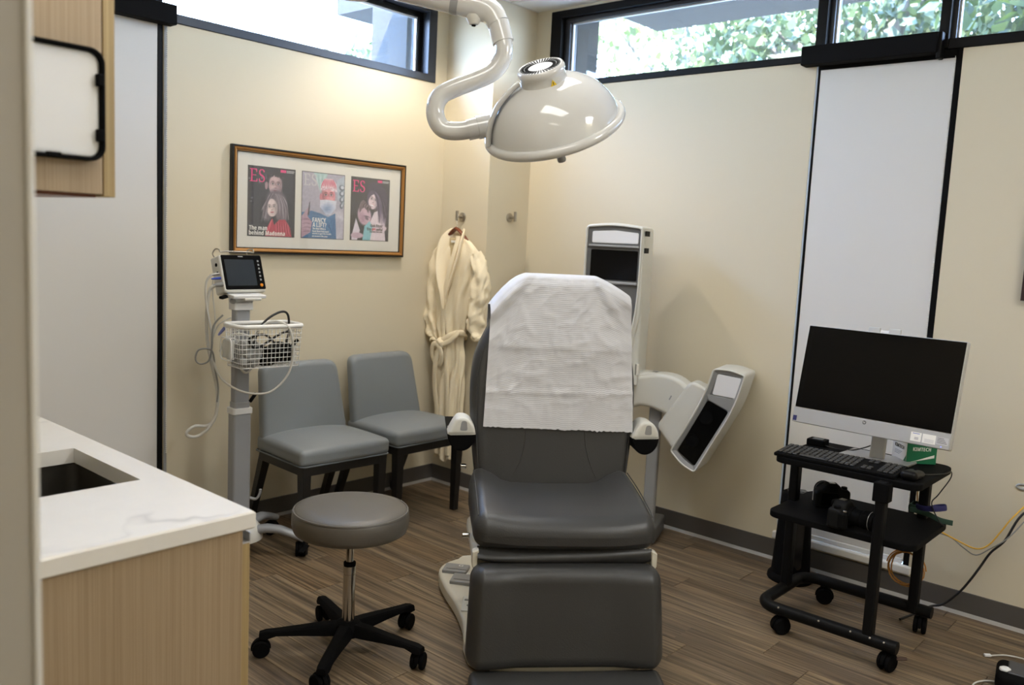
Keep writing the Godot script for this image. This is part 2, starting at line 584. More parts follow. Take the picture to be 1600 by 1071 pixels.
# ---------------------------------------------------------------- room shell
func build_room() -> void:
	# floor slab with planks laid along z
	var fl := struct("floor", mb().bx(V(-1.5, -0.15, -3.98), V(4.14, -0.012, 1.45)), M.blackmatte)
	var plank := mb(at(V(0.075, -0.006, 0.5))).rb(V(0, 0, 0), V(0.1488, 0.012, 0.9985), 0.0012, 1).mesh()
	var xs := 2.95
	while xs > -1.3: xs -= 0.15
	var row := 0
	xs += 0.15
	while xs < 3.93:
		var z0 := ZL if xs > 0.3 else -1.0
		var z := z0
		var first := 0.35 + rng.randf() * 0.85
		if abs(xs - 2.95) < 0.02: first = -1.285 + 1.22 * 2.0 - z0 - 1.22 * 1.0 - 0.0
		if abs(xs - 2.80) < 0.02: first = -1.11 - z0 - 1.22
		while z < 1.3:
			var l := first if z == z0 else 1.22
			if l > 1.25: l = fmod(l, 1.22)
			l = min(l, 1.3 - z)
			var wd := 1.0
			if xs + 0.15 > XR: wd = (XR - xs) / 0.15
			var o := obj("plank", plank, M.planks[rng.randi() % 8], fl)
			o.position = V(xs, 0, z)
			o.scale = V(wd, 1, l)
			z += l
		xs += 0.15
		row += 1
	# walls, each with thickness
	var w := mb()
	var zo := ZL - 0.2
	w.bx(V(XW - 0.18, -0.02, zo), V(1.20, CEIL, ZL))                    # left of the tall window
	w.bx(V(1.20, -0.02, zo), V(1.875, 0.12, ZL))
	w.bx(V(1.875, -0.02, zo), V(3.492, 2.358, ZL))
	w.bx(V(1.20, 2.785, zo), V(3.492, CEIL, ZL))
	w.bx(V(3.492, -0.02, zo), V(XR + 0.2, CEIL, ZL))
	struct("wall_left", w, M.wall)
	w = mb()
	var xo := XR + 0.2
	w.bx(V(XR, -0.02, ZL), V(xo, CEIL, -3.287))
	w.bx(V(XR, -0.02, -3.287), V(xo, 2.358, -1.70))
	w.bx(V(XR, -0.02, -1.70), V(xo, 0.11, -1.085))
	w.bx(V(XR, -0.02, -1.085), V(xo, 2.358, 0.40))
	w.bx(V(XR, 2.785, -3.287), V(xo, CEIL, 0.40))
	w.bx(V(XR, -0.02, 0.40), V(xo, CEIL, 1.45))
	struct("wall_right", w, M.wall)
	struct("wall_column", mb().bx(V(XA, 0, ZL), V(XR, CEIL, ZC)), M.wall)
	struct("wall_counter", mb().bx(V(XW - 0.18, -0.02, ZL), V(XW, CEIL, -1.16)), M.wall)
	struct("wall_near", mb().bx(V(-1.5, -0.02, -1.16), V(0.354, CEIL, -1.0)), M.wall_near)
	# corner bead down the open edge of the near wall
	struct("trim_1", mb(at(V(0.351, 1.4, -0.9985))).rb(V(0, 0, 0), V(0.008, 2.78, 0.006), 0.0028, 2), M.whitepaint)
	struct("wall_alcove", mb().bx(V(-1.5, -0.02, -1.0), V(-1.3, CEIL, 1.45)), M.wall)
	struct("wall_back", mb().bx(V(-1.3, -0.02, 1.3), V(XR, CEIL, 1.45)), M.wall)
	# baseboards: a dark cove with a pale foot
	base_run("baseboard_left", V(XW, 0, ZL), V(XA, 0, ZL), V(0, 0, 1))
	base_run("baseboard_column_side", V(XA, 0, ZL + 0.012), V(XA, 0, ZC + 0.012), V(-1, 0, 0))
	base_run("baseboard_column_front", V(XA, 0, ZC), V(XR, 0, ZC), V(0, 0, 1))
	base_run("baseboard_right", V(XR, 0, ZC + 0.012), V(XR, 0, 1.29), V(-1, 0, 0))
	# ceiling: slab, hanging grid and lay-in tiles
	var ce := struct("ceiling", mb().bx(V(-1.5, CEIL + 0.03, -3.98), V(4.14, CEIL + 0.2, 1.45)), M.ceil)
	var tile := mb().rb(V(0.3, 0.011, 0.3), V(0.586, 0.022, 0.586), 0.004, 1).mesh()
	var g := mb()
	var ks: Array[float] = []
	for i in 10:
		var x0 := 3.70 - 0.6 * i
		g.bx(V(x0 - 0.012, CEIL - 0.003, ZL), V(x0 + 0.012, CEIL + 0.03, 1.3))
	for j in 9:
		var z0 := -3.40 + 0.6 * j
		g.bx(V(-1.3, CEIL - 0.0024, z0 - 0.012), V(XR, CEIL + 0.03, z0 + 0.012))
	obj("ceiling_grid", g, M.grid, ce)
	for i in range(-1, 9):
		for j in range(-1, 9):
			var x0 := 3.10 - 0.6 * i
			var z0 := -3.40 + 0.6 * j
			if is_light_tile(i, j): continue
			var sx: float = min(1.0, (XR - x0) / 0.6)
			var zz: float = max(z0, ZL)
			var sz: float = min((z0 + 0.6 - zz) / 0.6, (1.3 - zz) / 0.6)
			if sx < 0.1 or sz < 0.1: continue
			var o := obj("ceiling_tile", tile, M.ceil, ce)
			o.position = V(x0, CEIL, zz)
			o.scale = V(sx, 1, sz)

func base_run(called: String, a: Vector3, b: Vector3, n: Vector3) -> void:
	var t := (b - a).normalized()
	var l := a.distance_to(b)
	var o := struct(called, mb(Transform3D(Basis(t, Vector3.UP, t.cross(Vector3.UP)), a)).bx(V(0, 0, 0), V(l, 0.098, 0.008)) if t.cross(Vector3.UP).dot(n) > 0 else mb(Transform3D(Basis(-t, Vector3.UP, n), b)).bx(V(0, 0, 0), V(l, 0.098, 0.008)), M.base)
	var bt := Transform3D(Basis(t, Vector3.UP, t.cross(Vector3.UP)), a) if t.cross(Vector3.UP).dot(n) > 0 else Transform3D(Basis(-t, Vector3.UP, n), b)
	var m := mb(bt)
	m.quad(V(0, 0, 0.02), V(l, 0, 0.02), V(l, 0.012, 0.010), V(0, 0.012, 0.010))
	m.quad(V(0, 0.012, 0.010), V(l, 0.012, 0.010), V(l, 0.014, 0.007), V(0, 0.014, 0.007))
	obj("base_foot", m, M.basewhite, o)

# ---------------------------------------------------------------- windows and blinds
func fr_box(m: MB, lo: Vector3, hi: Vector3) -> void:
	m.rb((lo + hi) * 0.5, (hi - lo).abs(), 0.004, 1)

func build_windows() -> void:
	# left clerestory, over the whole left wall
	var zi := ZL - 0.02
	var m := mb()
	fr_box(m, V(1.875, 2.358, ZL - 0.12), V(3.492, 2.40, ZL + 0.008))      # sill
	fr_box(m, V(1.20, 2.74, ZL - 0.12), V(3.492, 2.785, ZL + 0.008))
	fr_box(m, V(3.43, 2.36, ZL - 0.12), V(3.492, 2.785, ZL + 0.0075))
	var win := struct("window_1", m, M.anod)
	m = mb()
	fr_box(m, V(3.40, 2.40, ZL - 0.11), V(3.432, 2.742, ZL - 0.05))        # inner sash
	fr_box(m, V(1.88, 2.712, ZL - 0.11), V(3.40, 2.742, ZL - 0.05))
	fr_box(m, V(1.88, 2.40, ZL - 0.11), V(3.40, 2.412, ZL - 0.05))
	obj("sash", m, M.blackmetal, win)
	obj("glazing_bead", mb().bx(V(3.388, 2.412, ZL - 0.075), V(3.398, 2.715, ZL - 0.06)).bx(V(1.9, 2.702, ZL - 0.075), V(3.39, 2.711, ZL - 0.06)), M.alu, win)
	obj("pane", mb().bx(V(1.885, 2.405, ZL - 0.088), V(3.40, 2.72, ZL - 0.082)), M.glass, win)
	# tall left window behind the blind, with its upper light
	m = mb()
	fr_box(m, V(1.848, 0.13, ZL - 0.12), V(1.874, 2.785, ZL - 0.004))
	fr_box(m, V(1.20, 0.12, ZL - 0.12), V(1.226, 2.785, ZL - 0.004))
	fr_box(m, V(1.226, 0.12, ZL - 0.12), V(1.848, 0.16, ZL - 0.004))
	fr_box(m, V(1.226, 2.36, ZL - 0.12), V(1.848, 2.40, ZL - 0.004))
	win = struct("window_2", m, M.blackmetal)
	obj("pane", mb().bx(V(1.22, 0.15, ZL - 0.088), V(1.855, 2.74, ZL - 0.082)), M.glass, win)
	obj("glazing_bead", mb().bx(V(1.815, 2.40, ZL - 0.075), V(1.828, 2.74, ZL - 0.05)).bx(V(1.79, 2.40, ZL - 0.075), V(1.80, 2.74, ZL - 0.06)), M.alu, win)
	obj("edge_strip", mb().bx(V(1.876, 0.12, ZL + 0.0003), V(1.890, 2.34, ZL + 0.003)), M.devmid, win)
	# right clerestory in three lights
	m = mb()
	fr_box(m, V(XR - 0.008, 2.358, -3.287), V(XR + 0.12, 2.392, -1.70))
	fr_box(m, V(XR - 0.008, 2.745, -3.287), V(XR + 0.12, 2.785, -1.7))
	fr_box(m, V(XR - 0.0075, 2.36, -3.287), V(XR + 0.12, 2.785, -3.212))
	win = struct("window_3", m, M.blackmetal)
	m = mb()
	fr_box(m, V(XR + 0.03, 2.39, -3.214), V(XR + 0.10, 2.745, -3.176))
	fr_box(m, V(XR + 0.03, 2.722, -3.18), V(XR + 0.10, 2.747, -1.715))
	obj("sash", m, M.anod, win)
	obj("glazing_bead", mb().bx(V(XR + 0.05, 2.392, -3.176), V(XR + 0.065, 2.722, -3.166)).bx(V(XR + 0.05, 2.714, -3.17), V(XR + 0.065, 2.7225, -1.72)), M.alu, win)
	obj("pane", mb().bx(V(XR + 0.07, 2.385, -3.20), V(XR + 0.076, 2.73, -1.70)), M.glass, win)
	m = mb()
	fr_box(m, V(XR - 0.007, 2.36, -1.716), V(XR + 0.12, 2.785, -1.668))
	fr_box(m, V(XR - 0.008, 2.745, -1.668), V(XR + 0.12, 2.785, -1.186))
	fr_box(m, V(XR - 0.008, 2.36, -1.668), V(XR + 0.12, 2.395, -1.186))
	win = struct("window_4", m, M.blackmetal)
	obj("sash", mb().bx(V(XR + 0.03, 2.395, -1.668), V(XR + 0.1, 2.745, -1.648)), M.anod, win)
	obj("glazing_bead", mb().bx(V(XR + 0.05, 2.395, -1.648), V(XR + 0.065, 2.745, -1.640)), M.alu, win)
	obj("pane", mb().bx(V(XR + 0.07, 2.385, -1.67), V(XR + 0.076, 2.75, -1.18)), M.glass, win)
	m = mb()
	fr_box(m, V(XR - 0.007, 2.36, -1.186), V(XR + 0.12, 2.785, -1.146))
	fr_box(m, V(XR - 0.008, 2.745, -1.146), V(XR + 0.12, 2.785, 0.40))
	fr_box(m, V(XR - 0.008, 2.355, -1.146), V(XR + 0.12, 2.398, 0.40))
	fr_box(m, V(XR - 0.007, 2.36, 0.34), V(XR + 0.12, 2.785, 0.4005))
	win = struct("window_5", m, M.blackmetal)
	obj("sash", mb().bx(V(XR + 0.03, 2.398, -1.146), V(XR + 0.1, 2.745, -1.128)), M.anod, win)
	obj("glazing_bead", mb().bx(V(XR + 0.05, 2.398, -1.128), V(XR + 0.065, 2.745, -1.121)), M.alu, win)
	obj("pane", mb().bx(V(XR + 0.07, 2.385, -1.15), V(XR + 0.076, 2.75, 0.36)), M.glass, win)
	# tall right window behind the blind
	m = mb()
	fr_box(m, V(XR + 0.006, 0.13, -1.693), V(XR + 0.12, 2.358, -1.681))
	fr_box(m, V(XR + 0.004, 0.13, -1.112), V(XR + 0.12, 2.358, -1.0845))
	fr_box(m, V(XR + 0.004, 2.32, -1.69), V(XR + 0.12, 2.36, -1.10))
	win = struct("window_6", m, M.blacktrim)
	obj("pane", mb().bx(V(XR + 0.07, 0.13, -1.69), V(XR + 0.076, 2.34, -1.10)), M.glass, win)
	obj("edge_strip", mb().bx(V(XR + 0.003, 0.13, -1.70), V(XR + 0.03, 2.34, -1.6935)), mat(c8(196, 212, 232), 0.5), win)  # grey trim tinted pale blue: the daylight on it is in the colour
	obj("sill", mb().rb(V(XR + 0.055, 0.125, -1.3925), V(0.15, 0.035, 0.64), 0.006, 2), M.whitepaint, win)
	# roller blinds
	var bl := thing("roller_blind", "tall white roller blind with black headbox on the left wall beside the wood cabinet", "blind", V(1.545, 0.18, ZL + 0.006))
	obj("headbox", mb().rb(V(0.0, 2.2, 0.027), V(0.72, 0.084, 0.062), 0.004, 2), M.blacktrim, bl)
	obj("blind_fabric", sheet(0.628, 2.17, 0.004), M.blind, bl).position = V(-0.010, 0.0, -0.012)
	obj("hem_bar", mb().rb(V(-0.012, 0.0, -0.02), V(0.62, 0.026, 0.012), 0.005, 2), M.white, bl)
	chain(bl, V(0.338, 0.25, 0.005), V(0.339, 2.16, 0.005))
	bl = thing("roller_blind", "tall white roller blind with black headbox on the right wall behind the black cart", "blind", V(XR - 0.006, 0.155, -1.395), -90)
	obj("headbox", mb().rb(V(-0.066, 2.222, 0.027), V(0.582, 0.084, 0.066), 0.006, 2), M.blacktrim, bl)
	obj("end_bracket", mb().rb(V(0.228, 2.212, 0.022), V(0.02, 0.11, 0.05), 0.006, 2), M.blackmetal, bl)
	obj("blind_fabric", sheet(0.570, 2.19, 0.004), M.blind, bl).position = V(-0.002, 0.0, -0.014)
	obj("hem_bar", mb().rb(V(-0.002, 0.0, -0.014), V(0.566, 0.024, 0.012), 0.005, 2), M.white, bl)
	chain(bl, V(0.283, 0.02, 0.000), V(0.284, 2.17, 0.000))

func sheet(w: float, h: float, t: float) -> MB:
	var g: Array = []
	for i in 13:
		var c: Array = []
		for j in 25:
			var u := i / 12.0
			var v := j / 24.0
			c.append(V((u - 0.5) * w, v * h, 0.0012 * sin(v * 9.0 + u * 4.0)))
		g.append(c)
	return mb().grid(g, t)

func chain(p: Node, a: Vector3, b: Vector3) -> void:
	var m := mb()
	var n := int(a.distance_to(b) / 0.009)
	for i in n:
		var c := a.lerp(b, float(i) / n)
		m.lathe([Vector2(0, -0.0034), Vector2(0.0034, 0), Vector2(0, 0.0034)], 5, 90.0, c)
	m.tube([a, b], 0.0008, 4)
	obj("bead_chain", m, M.bead, p)

# ---------------------------------------------------------------- outside
func build_outside() -> void:
	struct("ground", mb().bx(V(-30, -0.6, -40), V(50, -0.3, 40)), mat(c8(120, 118, 110), 0.9))
	struct("trim_2", mb().bx(V(3.45, -0.3, -4.3), V(4.35, 3.4, -3.98)).bx(V(4.147, -0.3, -3.98), V(4.35, 3.4, -3.26)), M.concrete)
	struct("trim_3", mb().bx(V(4.15, 2.955, -3.26), V(5.2, 3.25, 3.5)).bx(V(4.36, 2.955, -3.40), V(5.2, 3.25, -3.26)), M.canopy)
	struct("trim_4", mb().bx(V(3.52, 2.87, -4.75), V(4.35, 2.97, -4.32)), M.concrete)
	var leaf := mb()
	leaf.tri(V(0, 0, 0), V(0.028, 0.006, 0.03), V(0.0, 0.015, 0.08)); leaf.tri(V(0, 0, 0), V(0.0, 0.015, 0.08), V(-0.028, 0.006, 0.03))
	var lm := leaf.mesh()
	var lt := [mat(c8(34, 48, 22), 0.6, 0.0, {"backlight_enabled": true, "backlight": Color(0.22, 0.28, 0.1)}), mat(c8(50, 62, 36), 0.6, 0.0, {"backlight_enabled": true, "backlight": Color(0.2, 0.26, 0.1)}), mat(c8(118, 128, 84), 0.6, 0.0, {"backlight_enabled": true, "backlight": Color(0.25, 0.28, 0.12)})]
	var bark := mat(c8(110, 104, 98), 0.9)
	tree(lm, lt[2], bark, V(8.8, -0.3, -5.4), 5.0, 1.5, 6500, 1, "pale sunlit leafy tree outside the widest pane of the right window")
	tree(lm, lt[1], bark, V(9.4, -0.3, -3.4), 5.2, 1.4, 6500, 2, "leafy tree with forked grey trunk outside the right window's narrow middle pane", 1.9, 1.15)
	tree(lm, lt[0], bark, V(9.6, -0.3, -1.5), 4.6, 1.5, 10000, 3, "dense green tree outside the rightmost window pane", 1.0, 1.6)
	tree(lm, lt[1], bark, V(6.45, -0.3, -7.6), 4.0, 0.62, 2400, 4, "green tree glimpsed beside the concrete pier outside the left window")

func tree(leaf: Mesh, lmat: Material, bark: Material, p: Vector3, h: float, r: float, n: int, sd: int, label: String, thick := 1.0, big := 1.0) -> void:
	var t := thing("tree", label, "tree", p, 0.0, "trees outside the windows")
	var g := RandomNumberGenerator.new()
	g.seed = sd * 91
	var tr := mb()
	tr.tube([V(0, 0, 0), V(0.05, h * 0.3, 0.02), V(-0.04, h * 0.6, 0.05), V(0.02, h * 0.9, 0)], [0.13 * thick, 0.11 * thick, 0.08 * thick, 0.03], 8)
	var tips: Array = []
	for i in 11:
		var a := g.randf() * TAU
		var b := V(-0.02, h * (0.42 + 0.045 * i), 0.03)
		var l := r * (0.6 + 0.5 * g.randf())
		var e := b + V(cos(a) * l, l * 0.55, sin(a) * l)
		tr.tube([b, b.lerp(e, 0.5) + V(0, -0.06, 0), e], [0.055 * thick, 0.035 * thick, 0.012], 6)
		tips.append(e); tips.append(b.lerp(e, 0.6))
	tips.append(V(0, h * 0.95, 0))
	obj("trunk", tr, bark, t)
	var mm := MultiMesh.new()
	mm.transform_format = MultiMesh.TRANSFORM_3D
	mm.mesh = leaf
	mm.instance_count = n
	for i in n:
		var c: Vector3 = tips[g.randi() % tips.size()]
		var o := V(g.randfn(), g.randfn() * 0.8, g.randfn()) * r * 0.27
		mm.set_instance_transform(i, Transform3D(Basis.from_euler(V(g.randf() * TAU, g.randf() * TAU, g.randf() * TAU)).scaled(Vector3.ONE * big * (0.8 + 0.8 * g.randf())), c + o))
	var mi := MultiMeshInstance3D.new()
	mi.multimesh = mm
	mi.material_override = lmat
	mi.name = "foliage"
	mi.set_meta("kind", "stuff")
	t.add_child(mi, true)

# ---------------------------------------------------------------- lights
func is_light_tile(i: int, j: int) -> bool:
	return (i == 2 and (j == 1 or j == 2 or j == 6 or j == 7)) or (i == 4 and (j == 3 or j == 4)) or (i == 7 and (j == 5 or j == 6))

func build_lights() -> void:
	var glow := mat(c8(240, 238, 232), 0.6, 0.0, {"emission_enabled": true, "emission": c8(255, 246, 230), "emission_energy_multiplier": 3.0})
	var k := 0
	for q in [[2, 1, 1.4], [2, 6, 3.5], [4, 3, 0.85], [7, 5, 0.18]]:  # panels out of view; the alcove one is added fill light
			var i: int = q[0]
			var j: int = q[1]
			var c := V(3.10 - 0.6 * i + 0.3, CEIL, -3.40 + 0.6 * j + 0.6)
			var t := thing("unseen_ceiling_light", ["unseen ceiling light panel lighting the treatment chair and dome lamp from above", "unseen ceiling light panel near the back wall, lighting the room from the front", "unseen ceiling light panel lighting the counter side of the room", "added fill light panel in the doorway alcove, out of view"][k], "light", c, 0.0, "unseen ceiling light panels")
			obj("light_frame", mb().bx(V(-0.29, 0.0, -0.59), V(-0.27, 0.025, 0.59)).bx(V(0.27, 0.0, -0.59), V(0.29, 0.025, 0.59)).bx(V(-0.27, 0.0, -0.59), V(0.27, 0.025, -0.57)).bx(V(-0.27, 0.0, 0.57), V(0.27, 0.025, 0.59)), M.whitepaint, t)
			obj("diffuser", mb().bx(V(-0.27, 0.008, -0.57), V(0.27, 0.02, 0.57)), glow, t)
			var l := AreaLight3D.new()
			l.name = "unseen_panel_light"
			l.area_size = Vector2(0.52, 1.12)
			l.light_color = Color(0.985, 0.99, 0.99)
			l.light_energy = q[2]
			l.shadow_enabled = true
			l.area_range = 12.0; l.area_attenuation = 2.0
			l.transform = Transform3D(Basis.looking_at(V(0, -1, 0), V(0, 0, 1)), V(0, -0.004, 0))
			t.add_child(l)
			k += 1
	# a recessed warm lamp out of view, placed to light the picture corner
	var d := thing("unseen_downlight", "unseen small round recessed ceiling lamp lighting the picture corner", "light", V(3.10, CEIL - 0.003, -3.24))
	obj("trim_ring", mb().lathe([Vector2(0.045, 0.004), Vector2(0.05, 0.0), Vector2(0.062, 0.0), Vector2(0.064, 0.003)], 28), M.whitepaint, d)
	obj("bulb", mb().lathe([Vector2(0, 0.001), Vector2(0.044, 0.0015), Vector2(0.044, 0.003), Vector2(0, 0.0032)], 24), mat(c8(255, 240, 210), 0.5, 0.0, {"emission_enabled": true, "emission": c8(255, 228, 180), "emission_energy_multiplier": 6.0}), d)
	var s := SpotLight3D.new()
	s.name = "unseen_downlight_beam"
	s.light_color = Color(1.0, 0.95, 0.88)
	s.light_energy = 1.25
	s.spot_angle = 70.0
	s.spot_range = 12.0
	s.spot_attenuation = 2.0
	s.spot_angle_attenuation = 0.6
	s.light_size = 0.04
	s.shadow_enabled = true
	s.transform = Transform3D(Basis.looking_at(V(0, -1, 0), V(0, 0, 1)), V(0, -0.012, 0))
	d.add_child(s)

# ---------------------------------------------------------------- counter, sink, cabinets
func build_counter() -> void:
	var x0 := XW + 0.004
	var x1 := 1.024
	var zn := -1.632
	var zf := ZL + 0.012
	# worktop slab with the sink cut out: a frame of four slabs, one mesh
	var sx0 := 0.50
	var sx1 := 0.944
	var sz0 := -2.405
	var sz1 := -2.012
	var outer := CSGBox3D.new()
	outer.size = V(x1 - x0, 0.04, zn - zf)
	outer.position = V((x0 + x1) * 0.5, 0.84, (zn + zf) * 0.5)
	var poly := rrect(zn - zf, x1 - x0, 0.004, 2)
	var top := thing("worktop", "white veined quartz worktop with a cut-out for the sink", "worktop", V((x0 + x1) * 0.5, 0.82, (zn + zf) * 0.5))
	var m := mb()
	var cx := (x0 + x1) * 0.5
	var cz := (zn + zf) * 0.5
	# slab outline and hole as two half rings, so that the top stays one surface
	var a := V(x0 - cx, 0, zf - cz)
	var b := V(x1 - cx, 0, zn - cz)
	var h0 := V(sx0 - cx, 0, sz0 - cz)
	var h1 := V(sx1 - cx, 0, sz1 - cz)
	var e := 0.004
	for yy in [0.04, 0.0]:
		var A := [V(a.x + e, yy, a.z + e), V(b.x - e, yy, a.z + e), V(b.x - e, yy, b.z - e), V(a.x + e, yy, b.z - e)]
		var H := [V(h0.x, yy, h0.z), V(h1.x, yy, h0.z), V(h1.x, yy, h1.z), V(h0.x, yy, h1.z)]
		for k in 4:
			var l := (k + 1) % 4
			if yy > 0: m.quad(A[k], H[k], H[l], A[l])
			else: m.quad(A[k], A[l], H[l], H[k])
	var B := [V(a.x, 0, a.z), V(b.x, 0, a.z), V(b.x, 0, b.z), V(a.x, 0, b.z)]
	var I := [V(a.x + e, 0, a.z + e), V(b.x - e, 0, a.z + e), V(b.x - e, 0, b.z - e), V(a.x + e, 0, b.z - e)]
	var H2 := [V(h0.x, 0, h0.z), V(h1.x, 0, h0.z), V(h1.x, 0, h1.z), V(h0.x, 0, h1.z)]
	var up := Vector3.UP
	for k in 4:
		var l := (k + 1) % 4
		m.quad(B[l] + up * e, B[k] + up * e, B[k] + up * (0.04 - e), B[l] + up * (0.04 - e))
		m.quad(B[l] + up * (0.04 - e), B[k] + up * (0.04 - e), I[k] + up * 0.04, I[l] + up * 0.04)
		m.quad(I[l], I[k], B[k] + up * e, B[l] + up * e)
		m.quad(H2[k], H2[l], H2[l] + up * 0.04, H2[k] + up * 0.04)
	obj("slab", m, M.quartz, top)
	# undermount sink bowl
	var s := thing("sink", "dark stainless steel undermount sink bowl in the worktop", "sink", V((sx0 + sx1) * 0.5, 0.60, (sz0 + sz1) * 0.5))
	var w := (sx1 - sx0) * 0.5 + 0.008
	var d := (sz1 - sz0) * 0.5 + 0.008
	m = mb()
	var lev := [[0.215, 0.0], [0.03, -0.004], [0.012, -0.010], [0.004, -0.022], [0.0, -0.05]]
	var t := PackedVector3Array()
	for i in lev.size() - 1:
		var r0 := rrect((w + lev[i][1]) * 2, (d + lev[i][1]) * 2, 0.03, 4)
		var r1 := rrect((w + lev[i + 1][1]) * 2, (d + lev[i + 1][1]) * 2, 0.03, 4)
		for k in r0.size():
			var l := (k + 1) % r0.size()
			var q := [V(r0[k].x, lev[i][0], r0[k].y), V(r0[l].x, lev[i][0], r0[l].y), V(r1[l].x, lev[i + 1][0], r1[l].y), V(r1[k].x, lev[i + 1][0], r1[k].y)]
			t.append_array([q[0], q[2], q[1], q[0], q[3], q[2]])
	var rl := rrect((w - 0.05) * 2, (d - 0.05) * 2, 0.03, 4)
	for k in rl.size():
		var l := (k + 1) % rl.size()
		t.append_array([V(0, -0.002, 0), V(rl[l].x, 0, rl[l].y), V(rl[k].x, 0, rl[k].y)])
	m.smooth(t, 60.0)
	obj("bowl", m, M.steel, s)
	obj("rim", mb().bx(V(-w - 0.02, 0.214, -d - 0.02), V(w + 0.02, 0.2185, -d)).bx(V(-w - 0.02, 0.214, d), V(w + 0.02, 0.2185, d + 0.02)).bx(V(-w - 0.02, 0.214, -d), V(-w, 0.2185, d)).bx(V(w, 0.214, -d), V(w + 0.02, 0.2185, d)), M.steel, s)
	obj("drain", mb().lathe([Vector2(0.045, 0.0), Vector2(0.045, 0.003), Vector2(0.034, 0.003), Vector2(0.03, 0.001), Vector2(0.0, 0.001)], 24), M.chrome, s)
	# base cabinet
	var c := thing("base_cabinet", "pale oak base cabinet under the white worktop", "cabinet", V(0, 0, 0))
	obj("end_panel", mb().rb(V(0.6915, 0.41, -1.651), V(0.615, 0.82, 0.018), 0.0015, 1), M.oak, c)
	obj("back_panel", mb().bx(V(x0, 0.1, zf), V(x0 + 0.012, 0.82, -1.662)), M.oakpale, c)
	obj("far_panel", mb().bx(V(x0 + 0.012, 0.0, zf), V(0.98, 0.82, zf + 0.018)), M.oakpale, c)
	obj("toe_kick", mb().bx(V(0.90, 0.0, zf + 0.018), V(0.915, 0.098, -1.662)), M.blackmatte, c)
	obj("cabinet_floor", mb().bx(V(x0 + 0.012, 0.1, zf + 0.018), V(0.978, 0.118, -1.662)), M.oakpale, c)
	for k in 4:
		var z1 := -1.645 - 0.5275 * k
		var z2 := z1 - 0.524
		var dr := obj("door", mb().rb(V(1.009, 0.4435, (z1 + z2) * 0.5), V(0.019, 0.683, z1 - z2), 0.0015, 1), M.oakedge, c)
		# aluminium finger pull along the top edge of the door
		var p := [Vector2(0.9965, 0.785), Vector2(1.0205, 0.785), Vector2(1.0205, 0.808), Vector2(1.0185, 0.808), Vector2(1.0185, 0.788), Vector2(0.9985, 0.788), Vector2(0.9985, 0.818), Vector2(0.9965, 0.818)]
		var xx := Transform3D(Basis(V(1, 0, 0), V(0, 1, 0), V(0, 0, 1)), V(0, 0, 0))
		obj("finger_pull", mb(xx).prism(p, z1 - 0.0015, z2 + 0.0015), M.alu, dr)
	# wall cabinet, its end towards the doorway
	var u := thing("wall_cabinet", "pale oak wall cabinet hanging above the counter", "cabinet", V(0, 1.527, 0))
	obj("end_panel", mb().rb(V(0.5365, 0.55, -1.629), V(0.309, 1.1, 0.018), 0.001, 1), M.oak, u)
	obj("cabinet_box", mb().bx(V(0.384, 0.012, -3.20), V(0.69, 1.1, -1.639)), M.oakpale, u)
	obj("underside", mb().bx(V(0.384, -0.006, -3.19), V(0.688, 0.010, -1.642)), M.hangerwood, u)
	for k in 3:
		obj("door", mb().rb(V(0.7045, 0.548, -1.6215 - 0.26 - 0.523 * k), V(0.021, 1.104, 0.519), 0.0015, 1), M.oakedge, u)
	# white tray with black edge clips on the end of the wall cabinet
	var b2 := thing("wall_tray", "white panel in a rounded black clip frame on the end of the wall cabinet", "panel", V(0.560, 1.682, -1.6195))
	var px := 0.256
	var py := 0.196
	obj("tray_frame", ring(rrect(px, py, 0.026, 6), rrect(px - 0.013, py - 0.013, 0.021, 6), -0.0, 0.022, 0.002), M.blackplastic, b2)
	obj("white_panel", mb().prism(rrect(px - 0.0135, py - 0.0135, 0.0205, 6), 0.012, 0.0, 0.004, 2), M.white, b2)
	for q in [[0.119, 0.044, 0.012, 0.022], [0.119, -0.052, 0.012, 0.022], [0.04, -0.0935, 0.024, 0.010]]:
		obj("clip", mb().rb(V(q[0], q[1], 0.018), V(q[2], q[3], 0.014), 0.003, 2), M.blackplastic, b2)

